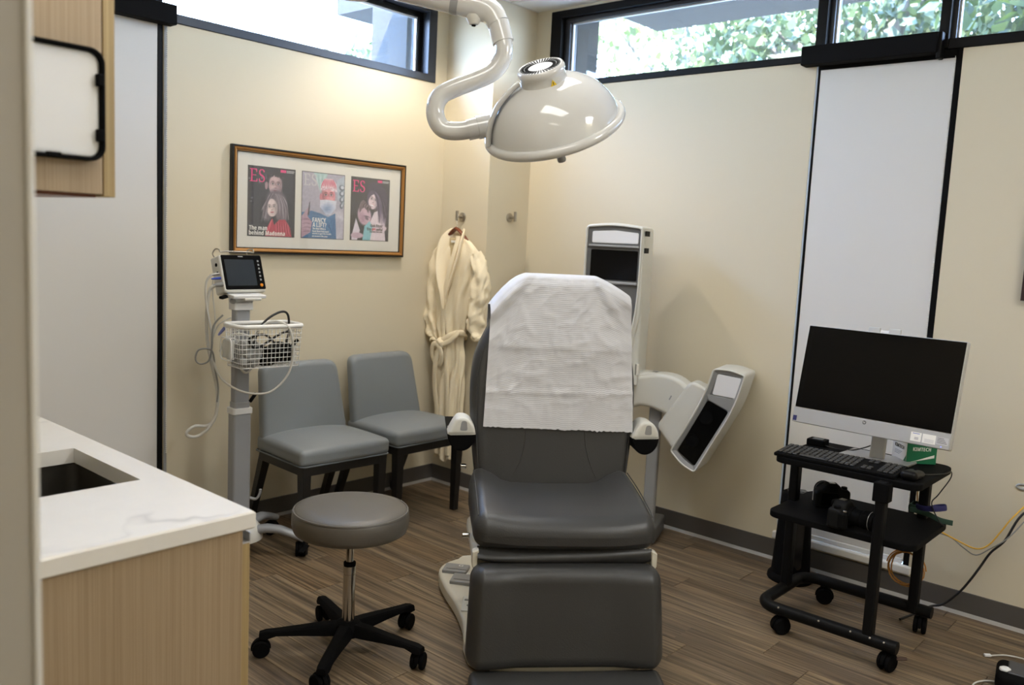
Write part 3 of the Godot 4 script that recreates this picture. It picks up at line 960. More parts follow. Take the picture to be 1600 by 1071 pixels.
# a frame: outline o with hole i, from z0 to z1 with the front edges eased by b
func ring(o: Array, i: Array, z0: float, z1: float, b := 0.0, x := IDN) -> MB:
	var m := mb(x)
	var t := PackedVector3Array()
	var n := o.size()
	var c := Vector2.ZERO
	for p in i: c += p / i.size()
	for k in n:
		var l := (k + 1) % n
		var oo: Array[Vector2] = [o[k], o[l]]
		var ii: Array[Vector2] = [i[k], i[l]]
		var oi: Array[Vector2] = [o[k].move_toward(c, b), o[l].move_toward(c, b)]
		var io: Array[Vector2] = [i[k].move_toward(o[k], b), i[l].move_toward(o[l], b)]
		var q := [
			[V(oo[0].x, oo[0].y, z0), V(oo[1].x, oo[1].y, z0), V(oo[1].x, oo[1].y, z1 - b), V(oo[0].x, oo[0].y, z1 - b)],
			[V(oo[0].x, oo[0].y, z1 - b), V(oo[1].x, oo[1].y, z1 - b), V(oi[1].x, oi[1].y, z1), V(oi[0].x, oi[0].y, z1)],
			[V(oi[0].x, oi[0].y, z1), V(oi[1].x, oi[1].y, z1), V(io[1].x, io[1].y, z1), V(io[0].x, io[0].y, z1)],
			[V(io[0].x, io[0].y, z1), V(io[1].x, io[1].y, z1), V(ii[1].x, ii[1].y, z1 - b), V(ii[0].x, ii[0].y, z1 - b)],
			[V(ii[0].x, ii[0].y, z1 - b), V(ii[1].x, ii[1].y, z1 - b), V(ii[1].x, ii[1].y, z0), V(ii[0].x, ii[0].y, z0)],
			[V(ii[0].x, ii[0].y, z0), V(ii[1].x, ii[1].y, z0), V(oo[1].x, oo[1].y, z0), V(oo[0].x, oo[0].y, z0)]]
		for w in q: t.append_array([w[0], w[1], w[2], w[0], w[2], w[3]])
	m.smooth(t, 40.0)
	return m

# ---------------------------------------------------------------- picture, hooks, robe
func ell(im: Image, cx: float, cy: float, rx: float, ry: float, col: Color, rot := 0.0, soft := 0.12) -> void:
	var r: float = max(rx, ry) * (1.0 + soft) + 1.0
	var ca := cos(rot)
	var sa := sin(rot)
	for y in range(max(0, int(cy - r)), min(im.get_height(), int(cy + r) + 1)):
		for x in range(max(0, int(cx - r)), min(im.get_width(), int(cx + r) + 1)):
			var dx := x - cx
			var dy := y - cy
			var d := sqrt(pow((dx * ca + dy * sa) / rx, 2) + pow((-dx * sa + dy * ca) / ry, 2))
			var k: float = clamp((1.0 + soft - d) / (2.0 * soft), 0.0, 1.0)
			if k > 0.0: im.set_pixel(x, y, im.get_pixel(x, y).lerp(col, k * col.a))

func pol(im: Image, p: Array, col: Color) -> void:
	var q := PackedVector2Array()
	var lo := Vector2(9999, 9999)
	var hi := Vector2.ZERO
	for v in p:
		q.append(v); lo = lo.min(v); hi = hi.max(v)
	for y in range(max(0, int(lo.y)), min(im.get_height(), int(hi.y) + 1)):
		for x in range(max(0, int(lo.x)), min(im.get_width(), int(hi.x) + 1)):
			if Geometry2D.is_point_in_polygon(Vector2(x, y), q): im.set_pixel(x, y, im.get_pixel(x, y).lerp(col, col.a))

# a soft stroke along a quadratic curve
func strand(im: Image, a: Vector2, b: Vector2, c: Vector2, w: float, col: Color) -> void:
	var n := int(a.distance_to(b) + b.distance_to(c)) / 2 + 2
	for i in n:
		var t := float(i) / n
		var q := a.lerp(b, t).lerp(b.lerp(c, t), t)
		var ww := w * (0.45 + 0.55 * sin(PI * t))
		for y in range(max(0, int(q.y - ww - 1)), min(im.get_height(), int(q.y + ww + 2))):
			for x in range(max(0, int(q.x - ww - 1)), min(im.get_width(), int(q.x + ww + 2))):
				var k: float = clamp(1.2 - Vector2(x, y).distance_to(q) / ww, 0.0, 1.0)
				if k > 0.0: im.set_pixel(x, y, im.get_pixel(x, y).lerp(col, k * col.a * 0.6))

# a plain generic printed face: head, shaded side, brows, eyes, nose, lips
func face(im: Image, x: float, y: float, s: float, rot: float, skin: Color, dark := 1.0, covered := false) -> void:
	var f := func(a: float, b: float) -> Vector2: return Vector2(x, y) + Vector2(a, b).rotated(rot) * s
	ell(im, x, y, s * 0.74, s * 0.98, skin, rot, 0.08)
	var c: Vector2 = f.call(0.0, 0.52); ell(im, c.x, c.y, s * 0.52, s * 0.50, skin, rot, 0.15)
	var sh := skin.darkened(0.34)
	c = f.call(0.56 * dark, 0.12); ell(im, c.x, c.y, s * 0.20, s * 0.74, Color(sh.r, sh.g, sh.b, 0.75), rot, 0.9)
	c = f.call(-0.30 * dark, 0.22); ell(im, c.x, c.y, s * 0.22, s * 0.22, Color(1, 0.96, 0.95, 0.35), rot, 0.9)
	c = f.call(-0.1, -0.55); ell(im, c.x, c.y, s * 0.4, s * 0.2, Color(1, 0.96, 0.95, 0.3), rot, 0.9)
	for k in [-1, 1]:
		c = f.call(0.30 * k, -0.10); ell(im, c.x, c.y, s * 0.24, s * 0.15, Color(sh.r, sh.g, sh.b, 0.55), rot, 0.8)
		ell(im, c.x, c.y, s * 0.14, s * 0.065, c8(226, 220, 222), rot, 0.3)
		ell(im, c.x, c.y, s * 0.066, s * 0.075, c8(48, 44, 54), rot, 0.3)
		strand(im, f.call(0.30 * k - 0.17, -0.13), f.call(0.30 * k, -0.21), f.call(0.30 * k + 0.17, -0.13), s * 0.035, c8(40, 32, 36))
		strand(im, f.call(0.12 * k, -0.27), f.call(0.30 * k, -0.38), f.call(0.50 * k, -0.26), s * 0.05, c8(66, 50, 52))
	if covered: return
	strand(im, f.call(0.04 * dark, -0.10), f.call(0.13 * dark, 0.12), f.call(0.12 * dark, 0.26), s * 0.05, Color(sh.r, sh.g, sh.b, 0.6))
	c = f.call(0.02, 0.28); ell(im, c.x, c.y, s * 0.13, s * 0.05, Color(sh.r * 0.8, sh.g * 0.7, sh.b * 0.7, 0.7), rot, 0.6)
	c = f.call(0.0, 0.53); ell(im, c.x, c.y, s * 0.23, s * 0.075, c8(176, 82, 92), rot, 0.35)
	strand(im, f.call(-0.24, 0.52), f.call(0.0, 0.55), f.call(0.24, 0.51), s * 0.025, c8(110, 44, 56))
	c = f.call(0.0, 0.72); ell(im, c.x, c.y, s * 0.2, s * 0.06, Color(sh.r, sh.g, sh.b, 0.45), rot, 0.8)

func cover(k: int) -> ImageTexture:
	var im := Image.create(256, 320, false, Image.FORMAT_RGB8)
	var g := RandomNumberGenerator.new()
	g.seed = 400 + k
	if k == 0:
		im.fill(c8(42, 42, 52))
		for i in 18: ell(im, g.randf() * 256, 20 + g.randf() * 210, 2 + g.randf() * 6, 2 + g.randf() * 5, Color(0.8, 0.78, 0.86, 0.15 + 0.4 * g.randf()), 0, 0.6)
		pol(im, [Vector2(56, 320), Vector2(64, 156), Vector2(104, 124), Vector2(196, 124), Vector2(236, 156), Vector2(248, 320)], c8(30, 30, 38))
		face(im, 146, 78, 50, 0.04, c8(198, 164, 168), 1.0)
		ell(im, 97, 84, 8, 18, c8(176, 138, 144), 0.1)
		for i in 70:      # short dark hair
			var u := g.randf()
			strand(im, Vector2(100 + 92 * u, 46 - 14 * sin(u * PI) + g.randf() * 8), Vector2(104 + 84 * u, 26 - 12 * sin(u * PI)), Vector2(100 + 96 * u + 10, 30 - 10 * sin(u * PI) + g.randf() * 10), 5, [c8(44, 40, 46), c8(70, 64, 72), c8(34, 30, 36)][i % 3])
		for q in [[152, 150, 56, 50], [104, 206, 26, 44], [182, 206, 34, 48], [178, 166, 34, 44]]: ell(im, q[0], q[1], q[2], q[3], c8(104, 92, 102), 0, 0.2)
		face(im, 128, 184, 42, -0.10, c8(232, 210, 208), 1.0)
		for i in 150:      # long wavy hair falling both sides of the face
			var u := g.randf()
			var rt := i % 3 != 0
			var x0 := 138.0 + (u * 44.0 if rt else -u * 22.0)
			var x2 := (172.0 + u * 44.0) if rt else (76.0 + u * 22.0)
			strand(im, Vector2(x0, 116 + u * 8), Vector2((168.0 + u * 50.0) if rt else (90.0 + u * 6.0), 150 + 20 * g.randf()), Vector2(x2 + 8 * sin(i), 196 + g.randf() * 60), 3.2, [c8(150, 136, 142), c8(96, 84, 94), c8(184, 172, 176), c8(78, 66, 76)][i % 4])
		pol(im, [Vector2(92, 320), Vector2(100, 286), Vector2(120, 250), Vector2(132, 234), Vector2(142, 266), Vector2(170, 240), Vector2(204, 238), Vector2(232, 276), Vector2(242, 320)], c8(184, 40, 62))
		for i in 12: strand(im, Vector2(150 + 7 * i, 246 + g.randf() * 14), Vector2(158 + 6 * i, 280), Vector2(152 + 8 * i, 316), 3, [Color(0.93, 0.45, 0.5, 0.7), Color(0.5, 0.08, 0.16, 0.8)][i % 2])
		strand(im, Vector2(130, 240), Vector2(118, 268), Vector2(104, 312), 5, Color(0.92, 0.4, 0.46, 0.8))
	elif k == 1:
		im.fill(c8(176, 172, 188))
		pol(im, [Vector2(66, 0), Vector2(150, 0), Vector2(112, 96)], c8(176, 206, 206))
		for i in 5: strand(im, Vector2(78 + 14 * i, 0), Vector2(86 + 10 * i, 40), Vector2(104 + 3 * i, 90), 3, c8(146, 182, 184) if i % 2 else c8(206, 224, 224))
		pol(im, [Vector2(206, 30), Vector2(256, 0), Vector2(256, 150), Vector2(214, 120)], c8(176, 188, 202))
		for i in 4:
			ell(im, 240, 62 + 30 * i, 17 - 2 * i, 14, c8(92, 102, 118), 0.2, 0.2)
			ell(im, 243, 60 + 30 * i, 11 - 2 * i, 9, c8(208, 214, 224), 0.2, 0.2)
		ell(im, 206, 256, 60, 80, c8(208, 204, 216), 0.4, 0.2)
		for i in 7: strand(im, Vector2(196 + 9 * i, 190 + 6 * i), Vector2(216 + 6 * i, 240), Vector2(206 + 8 * i, 312), 3, c8(164, 158, 176))
		pol(im, [Vector2(0, 196), Vector2(60, 186), Vector2(108, 196), Vector2(156, 212), Vector2(202, 192), Vector2(212, 320), Vector2(0, 320)], c8(58, 108, 156))
		for i in 44: strand(im, Vector2(g.randf() * 204, 200 + g.randf() * 40), Vector2(g.randf() * 30 + 40 + 3.4 * i, 250), Vector2(4.4 * i, 312), 3, [Color(0.36, 0.58, 0.76, 0.5), Color(0.12, 0.30, 0.5, 0.5)][i % 2])
		face(im, 158, 108, 56, -0.03, c8(228, 142, 154), -1.0, true)
		ell(im, 112, 116, 8, 18, c8(206, 124, 138))
		pol(im, [Vector2(108, 84), Vector2(114, 46), Vector2(136, 24), Vector2(180, 22), Vector2(206, 46), Vector2(212, 86), Vector2(160, 70)], c8(232, 214, 222))
		for i in 9: strand(im, Vector2(112 + 12 * i, 74 - 8 * sin(i * 0.39)), Vector2(118 + 10 * i, 48), Vector2(134 + 6 * i, 24), 3.4, c8(204, 42, 74))
		for i in 40: ell(im, 110 + g.randf() * 100, 64 + g.randf() * 16, 5, 3, c8(206, 160, 178) if i % 2 else c8(240, 230, 236), g.randf() * 3.0, 0.4)
		pol(im, [Vector2(108, 130), Vector2(150, 126), Vector2(208, 130), Vector2(204, 168), Vector2(172, 200), Vector2(142, 200), Vector2(108, 164)], c8(220, 224, 236))
		ell(im, 152, 172, 30, 20, Color(0.42, 0.54, 0.74, 0.75), -0.2, 0.7)
		for i in 6: strand(im, Vector2(110, 136 + 10 * i), Vector2(156, 144 + 11 * i), Vector2(206, 134 + 9 * i), 1.6, c8(186, 192, 210))
		pol(im, [Vector2(0, 214), Vector2(36, 172), Vector2(48, 178), Vector2(34, 214), Vector2(62, 240), Vector2(52, 292), Vector2(0, 320)], c8(182, 150, 166))
		for i in 4: strand(im, Vector2(4, 232 + 20 * i), Vector2(34, 222 + 20 * i), Vector2(60, 238 + 17 * i), 3, c8(130, 98, 118))
		pol(im, [Vector2(34, 208), Vector2(42, 150), Vector2(48, 140), Vector2(47, 176), Vector2(42, 210)], c8(44, 44, 56))
		strand(im, Vector2(40, 206), Vector2(45, 170), Vector2(47, 144), 1.6, c8(214, 214, 224))
	else:
		im.fill(c8(50, 48, 56))
		for q in [[158, 66, 60, 52], [204, 120, 44, 72], [222, 178, 28, 50]]: ell(im, q[0], q[1], q[2], q[3], c8(62, 52, 74), 0.1, 0.16)
		pol(im, [Vector2(128, 320), Vector2(122, 236), Vector2(156, 172), Vector2(204, 154), Vector2(236, 200), Vector2(230, 262), Vector2(238, 320)], c8(230, 216, 226))
		ell(im, 220, 210, 16, 50, Color(0.66, 0.58, 0.68, 0.6), -0.1, 0.8)
		face(im, 148, 110, 46, 0.22, c8(236, 214, 224), 1.0)
		ell(im, 140, 136, 13, 5, c8(252, 248, 252), 0.24, 0.25)
		for i in 170:
			var u := g.randf()
			var rt := i % 4 != 0
			strand(im, Vector2(130 + 46 * u, 60 + g.randf() * 12), Vector2((176.0 + 50.0 * u) if rt else (112.0 - 14.0 * u), 66 + 26 * u), Vector2((184.0 + 58.0 * u) if rt else (104.0 + 10.0 * u), (150.0 + 84.0 * g.randf()) if rt else (100.0 + 40.0 * g.randf())), 3, [c8(84, 70, 98), c8(46, 38, 58), c8(118, 102, 134), c8(60, 50, 72)][i % 4])
		pol(im, [Vector2(0, 320), Vector2(0, 196), Vector2(36, 182), Vector2(100, 240), Vector2(92, 320)], c8(30, 30, 36))
		pol(im, [Vector2(8, 300), Vector2(34, 208), Vector2(62, 270), Vector2(44, 320), Vector2(8, 320)], c8(222, 214, 226))
		ell(im, 90, 192, 44, 52, c8(212, 178, 194), -0.5, 0.12)
		ell(im, 76, 206, 18, 26, Color(0.6, 0.46, 0.54, 0.6), -0.5, 0.8)
		for i in 110:
			var u := g.randf()
			strand(im, Vector2(56 + 60 * u, 178 - 30 * sin(u * PI) + g.randf() * 6), Vector2(50 + 74 * u, 120 + 10 * g.randf()), Vector2(84 + 52 * u, 112 + 46 * u), 3.4, [c8(86, 68, 78), c8(120, 100, 110), c8(60, 46, 56), c8(150, 132, 142)][i % 4])
		strand(im, Vector2(84, 196), Vector2(108, 190), Vector2(130, 204), 3, c8(58, 48, 60))
		ell(im, 106, 206, 13, 8, Color(0.3, 0.25, 0.3, 0.7), 0.5, 0.3)
		pol(im, [Vector2(80, 320), Vector2(92, 248), Vector2(126, 218), Vector2(146, 252), Vector2(132, 320)], c8(140, 204, 216))
		for i in 8: strand(im, Vector2(100 + 5 * i, 238), Vector2(98 + 5 * i, 280), Vector2(90 + 6 * i, 316), 2.4, [c8(108, 176, 190), c8(176, 226, 234)][i % 2])
		ell(im, 44, 296, 42, 15, c8(208, 180, 198), 0.0)
		for i in 4: strand(im, Vector2(14, 290 + 6 * i), Vector2(46, 284 + 7 * i), Vector2(84, 292 + 5 * i), 1.6, c8(150, 118, 138))
		ell(im, 200, 264, 46, 17, c8(226, 208, 222), -0.3)
	var nn := noise(0.05, 77 + k, 3)
	for y in 320:
		for x in 256:
			var v := nn.get_noise_2d(x, y) * 0.04
			var c := im.get_pixel(x, y).lerp(c8(150, 148, 156), 0.08)
			im.set_pixel(x, y, Color(c.r + v, c.g + v, c.b + v))
	im.generate_mipmaps()
	return ImageTexture.create_from_image(im)

func build_left_wall_things() -> void:
	# picture frame, 1.08 x 0.51 m
	var p := thing("picture_frame", "wide gold and black framed print of three magazine covers on the left wall", "picture", V(2.738, 1.612, ZL + 0.001))
	var W := 1.078
	var H := 0.514
	var rc := func(w: float, h: float) -> Array: return [Vector2(w, h) * 0.5, Vector2(-w, h) * 0.5, Vector2(-w, -h) * 0.5, Vector2(w, -h) * 0.5]
	obj("frame_edge", ring(rc.call(W, H), rc.call(W - 0.018, H - 0.018), 0.0, 0.026, 0.003), M.blackwood, p)
	# gold moulding: hollow slope down to the mat
	var g := mb()
	var st := [[W - 0.018, 0.022], [W - 0.026, 0.028], [W - 0.036, 0.027], [W - 0.050, 0.018], [W - 0.054, 0.018]]
	for i in st.size() - 1:
		var o: Array = rc.call(st[i][0], H - W + st[i][0])
		var n: Array = rc.call(st[i + 1][0], H - W + st[i + 1][0])
		for k in 4:
			var l := (k + 1) % 4
			g.quad(V(o[k].x, o[k].y, st[i][1]), V(o[l].x, o[l].y, st[i][1]), V(n[l].x, n[l].y, st[i + 1][1]), V(n[k].x, n[k].y, st[i + 1][1]))
	obj("gold_moulding", g, mat(c8(176, 128, 72), 0.35, 0.6), p)
	obj("inner_lip", ring(rc.call(W - 0.054, H - 0.054), rc.call(W - 0.062, H - 0.062), 0.008, 0.0175), M.blackwood, p)
	obj("mount", mb().bx(V(-W * 0.5 + 0.02, -H * 0.5 + 0.02, 0.004), V(W * 0.5 - 0.02, H * 0.5 - 0.02, 0.011)), mat(c8(222, 220, 212), 0.8), p)
	obj("glazing", mb().bx(V(-W * 0.5 + 0.026, -H * 0.5 + 0.026, 0.0152), V(W * 0.5 - 0.026, H * 0.5 - 0.026, 0.0162)), mat(Color(1, 1, 1, 0.03), 0.03, 0.0, {"transparency": BaseMaterial3D.TRANSPARENCY_ALPHA}), p)
	var cs := [[2.2905, 2.553], [2.597, 2.860], [2.907, 3.168]]
	for k in 3:
		var x0: float = cs[k][0] - 2.738
		var x1: float = cs[k][1] - 2.738
		var y0 := 1.4435 - 1.612
		var y1 := 1.7765 - 1.612
		var pm := mat(Color.WHITE, 0.7)
		pm.albedo_texture = cover(k)
		var c := obj("magazine_cover", mb().bx(V(x0 - 0.003, y0 - 0.003, 0.011), V(x1 + 0.003, y1 + 0.003, 0.0114)), M.textblack, p)
		var sh := mb()
		sh.quad(V(x0, y0, 0.0117), V(x1, y0, 0.0117), V(x1, y1, 0.0117), V(x0, y1, 0.0117))
		obj("print", sh, pm, c)
		var wd := x1 - x0
		var T := func(u: float, v: float) -> Transform3D: return at(V(x0 + wd * u, y0 + (y1 - y0) * v, 0.0121))
		if k == 0:
			text("ES", M.serif, 0.082, 0.062, M.pink, c, T.call(0.03, 0.78))
			text("The man", M.bold, 0.100, 0.022, M.textwhite, c, T.call(0.025, 0.085))
			text("behind Madonna", M.bold, 0.202, 0.022, M.textwhite, c, T.call(0.025, 0.012))
		elif k == 1:
			text("ES", M.serif, 0.08, 0.058, M.textgrey, c, T.call(0.03, 0.80))
			text("FANCY", M.bold, 0.083, 0.023, M.textwhite, c, T.call(0.25, 0.245))
			text("A LIFT?", M.bold, 0.087, 0.023, M.textwhite, c, T.call(0.25, 0.17))
			var ls := ["The Man Who is", "from New York each", "month to get the Hands", "on women like you"]
			for i in 4: text(ls[i], M.bold, [0.083, 0.103, 0.118, 0.095][i], 0.0105, M.textwhite, c, T.call(0.25, 0.132 - 0.04 * i))
		else:
			text("ES", M.serif, 0.082, 0.062, M.pink, c, T.call(0.03, 0.77))
			text("Ouh Elton!", M.bold, 0.083, 0.017, M.textblack, c, T.call(0.52, 0.215))
			text("You", M.bold, 0.032, 0.016, M.textblack, c, T.call(0.42, 0.16))
			text("got", M.bold, 0.026, 0.015, M.red, c, T.call(0.56, 0.16))
			text("awful", M.bold, 0.044, 0.016, M.textblack, c, T.call(0.675, 0.16))
			text("And we love you", M.bold, 0.088, 0.011, M.textblack, c, T.call(0.50, 0.122))
		if k != 1:
			obj("masthead_flash", mb().bx(V(x0 + wd * 0.68, y0 + 0.315, 0.0118), V(x0 + wd * 0.80, y0 + 0.328, 0.0122)), M.pink, c)
			obj("masthead_line", mb().bx(V(x0 + wd * 0.81, y0 + 0.3225, 0.0118), V(x0 + wd * 0.985, y0 + 0.326, 0.0122)).bx(V(x0 + wd * 0.81, y0 + 0.316, 0.0118), V(x0 + wd * 0.97, y0 + 0.319, 0.0122)), M.textgrey, c)
	# two wall hooks on the column
	var h := wall_hook("brushed metal wall hook holding the robe's hanger", V(XA - 0.0005, 1.602, -3.594), -90)
	var h2 := wall_hook("bare brushed metal wall hook on the column's shaded face", V(3.772, 1.612, ZC + 0.0005), 0)
	build_robe()

func wall_hook(label: String, p: Vector3, yaw: float) -> Node3D:
	var h := thing("wall_hook", label, "hook", p, yaw, "wall hooks on the corner column")
	var zx := at(V(0, 0, 0), V(90, 0, 0))
	obj("rosette", mb(zx).lathe([Vector2(0, 0), Vector2(0.026, 0), Vector2(0.026, 0.006), Vector2(0.022, 0.009), Vector2(0.012, 0.011), Vector2(0, 0.011)], 28), M.nickel, h)
	obj("stem", mb(zx).lathe([Vector2(0.008, 0.010), Vector2(0.008, 0.046), Vector2(0, 0.046)], 18), M.nickel, h)
	obj("peg", mb(at(V(0, 0, 0.046))).lathe(cyl(0.009, -0.022, 0.034, 0.002), 20), M.nickel, h)
	return h

func build_robe() -> void:
	# local +z points out from the column's side face; x runs along the face
	var yaw := -90.0
	var bp := V(XA - 0.003, 0, -3.575)
	var hg := thing("clothes_hanger", "dark wooden clothes hanger with wire hook inside the robe", "hanger", V(bp.x, 1.50, bp.z), yaw)
	var out := 0.062
	# wire: up and over the hook's stem
	var wire: Array = [V(-0.004, 0.03, out - 0.008), V(-0.008, 0.062, out - 0.012), V(-0.020, 0.090, out - 0.016)]
	for i in 9:
		var a := PI * 1.05 * i / 8.0 - 0.15
		wire.append(V(-0.019 + 0.0 - 0.012 * cos(a) + 0.0, 0.100 + 0.014 * sin(a), out - 0.030 + 0.012 * i / 8.0))
	obj("wire_hook", mb().tube(spline(wire, 4), 0.0018, 8), M.chrome, hg)
	var bar: Array = []
	for i in 15:
		var u := i / 14.0 * 2.0 - 1.0
		bar.append(V(u * 0.125, 0.034 - 0.105 * pow(abs(u), 1.25), out - 0.012 * u * u))
	var rr: Array = []
	for i in 15: rr.append(0.017 - 0.006 * abs(i / 14.0 * 2.0 - 1.0))
	obj("shoulder_bar", mb().tube(bar, rr, 12, false, 0.6), M.hangerwood, hg)
	var r := thing("bathrobe", "cream cotton bathrobe with tied belt hanging on the corner column", "robe", V(bp.x, 0.19, bp.z), yaw)
	# body: loops round the hanging cloth, folds deepening downwards (y from hem)
	var prof := [[0.0, -0.010, 0.088, 0.036], [0.10, -0.008, 0.092, 0.038], [0.28, -0.006, 0.098, 0.040], [0.45, -0.012, 0.105, 0.042], [0.60, -0.016, 0.112, 0.044], [0.69, -0.022, 0.098, 0.040], [0.78, -0.016, 0.120, 0.046], [0.92, -0.006, 0.140, 0.048], [1.06, 0.0, 0.152, 0.048], [1.16, 0.003, 0.165, 0.046], [1.215, 0.004, 0.168, 0.040], [1.255, 0.004, 0.130, 0.034], [1.29, 0.002, 0.075, 0.026], [1.315, 0.0, 0.045, 0.018]]
	var rows := 56
	var seg := 84
	var nz := noise(0.9, 71, 3)
	var g: Array = []
	for k in seg + 1:
		var col: Array = []
		var a := TAU * (k % seg) / seg
		for j in rows + 1:
			var y := 1.315 * j / rows
			var q := pick(prof, y)
			var deep: float = clamp(1.15 - y, 0.0, 1.0)
			var f: float = 1.0 + (0.05 + 0.10 * deep) * sin(a * 9.0 + 2.2 * nz.get_noise_2d(y * 1.6, 3.0) * 3.0) + 0.06 * deep * sin(a * 17.0 + y * 5.0)
			f += 0.10 * nz.get_noise_3d(cos(a) * 1.4, y * 4.0, sin(a) * 1.4)
			var zz: float = 0.058 + sin(a) * q[2] * (1.0 + (f - 1.0) * 2.6)
			# the open neck: inside the lapels the front lies back
			var vx: float = cos(a) * q[1] + 0.008
			var vw: float = 0.058 * clamp((y - 0.93) / 0.34, 0.0, 1.0)
			if sin(a) > 0.0 and y > 0.93: zz -= 0.034 * (1.0 - smoothstep(vw * 0.6, vw + 0.012, abs(vx))) * smoothstep(0.93, 1.02, y)
			zz = max(zz, 0.004)
			var hem := 0.0
			if j == 0: hem = 0.02 * sin(a * 3.0 + 1.0) + 0.012 * sin(a * 8.0)
			col.append(V(q[0] + cos(a) * q[1] * (1.0 + (f - 1.0) * 0.6), y + hem, zz))
		g.append(col)
	g.reverse()
	obj("robe_body", mb().grid(g), M.robe, r)
	# front overlap edge: a long placket from the neck to the hem
	var pl: Array = []
	for q in [[0.036, 1.30, 0.075], [0.030, 1.20, 0.103], [0.000, 1.06, 0.118], [-0.026, 0.92, 0.116], [-0.030, 0.76, 0.108], [-0.020, 0.66, 0.104], [0.012, 0.5, 0.106], [0.022, 0.30, 0.104], [0.028, 0.10, 0.100], [0.030, 0.02, 0.098]]: pl.append(V(q[0], q[1], q[2]))
	obj("placket", mb().tube(spline(pl, 5), 0.017, 10, false, 0.4, V(0, 0, 1)), M.robe, r)
	# shawl collar, two rolls meeting at the overlap
	for s in [-1.0, 1.0]:
		var c: Array = []
		var rad: Array = []
		var raw: Array = [V(s * 0.012, 1.322, 0.020), V(s * 0.048, 1.318, 0.048), V(s * 0.068, 1.265, 0.086), V(s * 0.066 - 0.004, 1.17, 0.108), V(s * 0.046 - 0.006, 1.07, 0.122), V(s * 0.018 - 0.010, 0.97, 0.126), V(s * 0.004 - 0.016, 0.88, 0.120)]
		c = spline(raw, 6)
		for i in c.size(): rad.append(lerp(0.020, 0.032, min(1.0, i / 12.0)) * (1.0 if i < 22 else 1.0 - 0.05 * (i - 22)))
		obj("collar", mb().tube(c, rad, 14, false, 0.30, V(0, 0, 1)), M.robe, r)
	obj("care_label", mb().rb(V(-0.006, 1.268, 0.072), V(0.046, 0.014, 0.003), 0.001, 1), M.textwhite, r)
	obj("inner_yoke", mb().rb(V(-0.002, 1.225, 0.060), V(0.10, 0.13, 0.016), 0.007, 2), M.robedark, r)
	# sleeves: tapered cloth tubes with creases
	sleeve(r, [V(-0.148, 1.215, 0.052), V(-0.172, 1.10, 0.060), V(-0.178, 0.96, 0.062), V(-0.172, 0.84, 0.062), V(-0.150, 0.74, 0.060), V(-0.128, 0.685, 0.058)], [0.030, 0.040, 0.042, 0.048, 0.052, 0.040], 5)
	sleeve(r, [V(0.155, 1.215, 0.052), V(0.200, 1.12, 0.060), V(0.215, 1.00, 0.064), V(0.205, 0.90, 0.066), V(0.200, 0.80, 0.064), V(0.222, 0.735, 0.062)], [0.034, 0.046, 0.052, 0.056, 0.056, 0.046], 8)
	# belt round the waist, knot, loop and tails
	var b: Array = []
	for k in 40:
		var a := TAU * k / 40.0
		b.append(V(-0.018 + cos(a) * 0.113, 0.695 + 0.012 * sin(a * 2.0) + 0.05 * cos(a), max(0.012, 0.060 + sin(a) * 0.060)))
	var belt := obj("belt", mb().tube(b, 0.009, 10, true, 2.0), M.robe, r)
	obj("knot", mb().rb(V(-0.028, 0.682, 0.124), V(0.052, 0.05, 0.042), 0.02, 4, func(p: Vector3) -> Vector3: return p + V(0, 0.006 * sin(p.x * 120.0), 0.004 * sin(p.y * 130.0))), M.robe, belt)
	var lp: Array = []
	for k in 15:
		var a := TAU * k / 14.0
		lp.append(V(-0.046 + 0.040 * sin(a) - 0.01, 0.612 + 0.062 * cos(a), 0.128 + 0.012 * cos(a)))
	obj("bow_loop", mb().tube(spline(lp, 3), 0.016, 10, false, 0.4, V(0, 0, 1)), M.robe, belt)
	obj("belt_tail", mb().tube(spline([V(-0.03, 0.67, 0.128), V(-0.066, 0.56, 0.126), V(-0.078, 0.42, 0.114), V(-0.060, 0.30, 0.108), V(-0.050, 0.22, 0.104)], 5), 0.019, 10, false, 0.3, V(0, 0, 1)), M.robe, belt)
	obj("belt_tail", mb().tube(spline([V(-0.01, 0.675, 0.126), V(0.045, 0.70, 0.122), V(0.085, 0.735, 0.118), V(0.098, 0.76, 0.108)], 5), 0.015, 10, false, 0.42, V(0, 0, 1)), M.robe, belt)

func pick(p: Array, y: float) -> Array:
	var i := 0
	while i < p.size() - 2 and p[i + 1][0] < y: i += 1
	var t: float = clamp((y - p[i][0]) / (p[i + 1][0] - p[i][0]), 0.0, 1.0)
	t = t * t * (3.0 - 2.0 * t) * 0.5 + t * 0.5
	var o: Array = []
	for k in range(1, p[i].size()): o.append(lerp(float(p[i][k]), float(p[i + 1][k]), t))
	return o

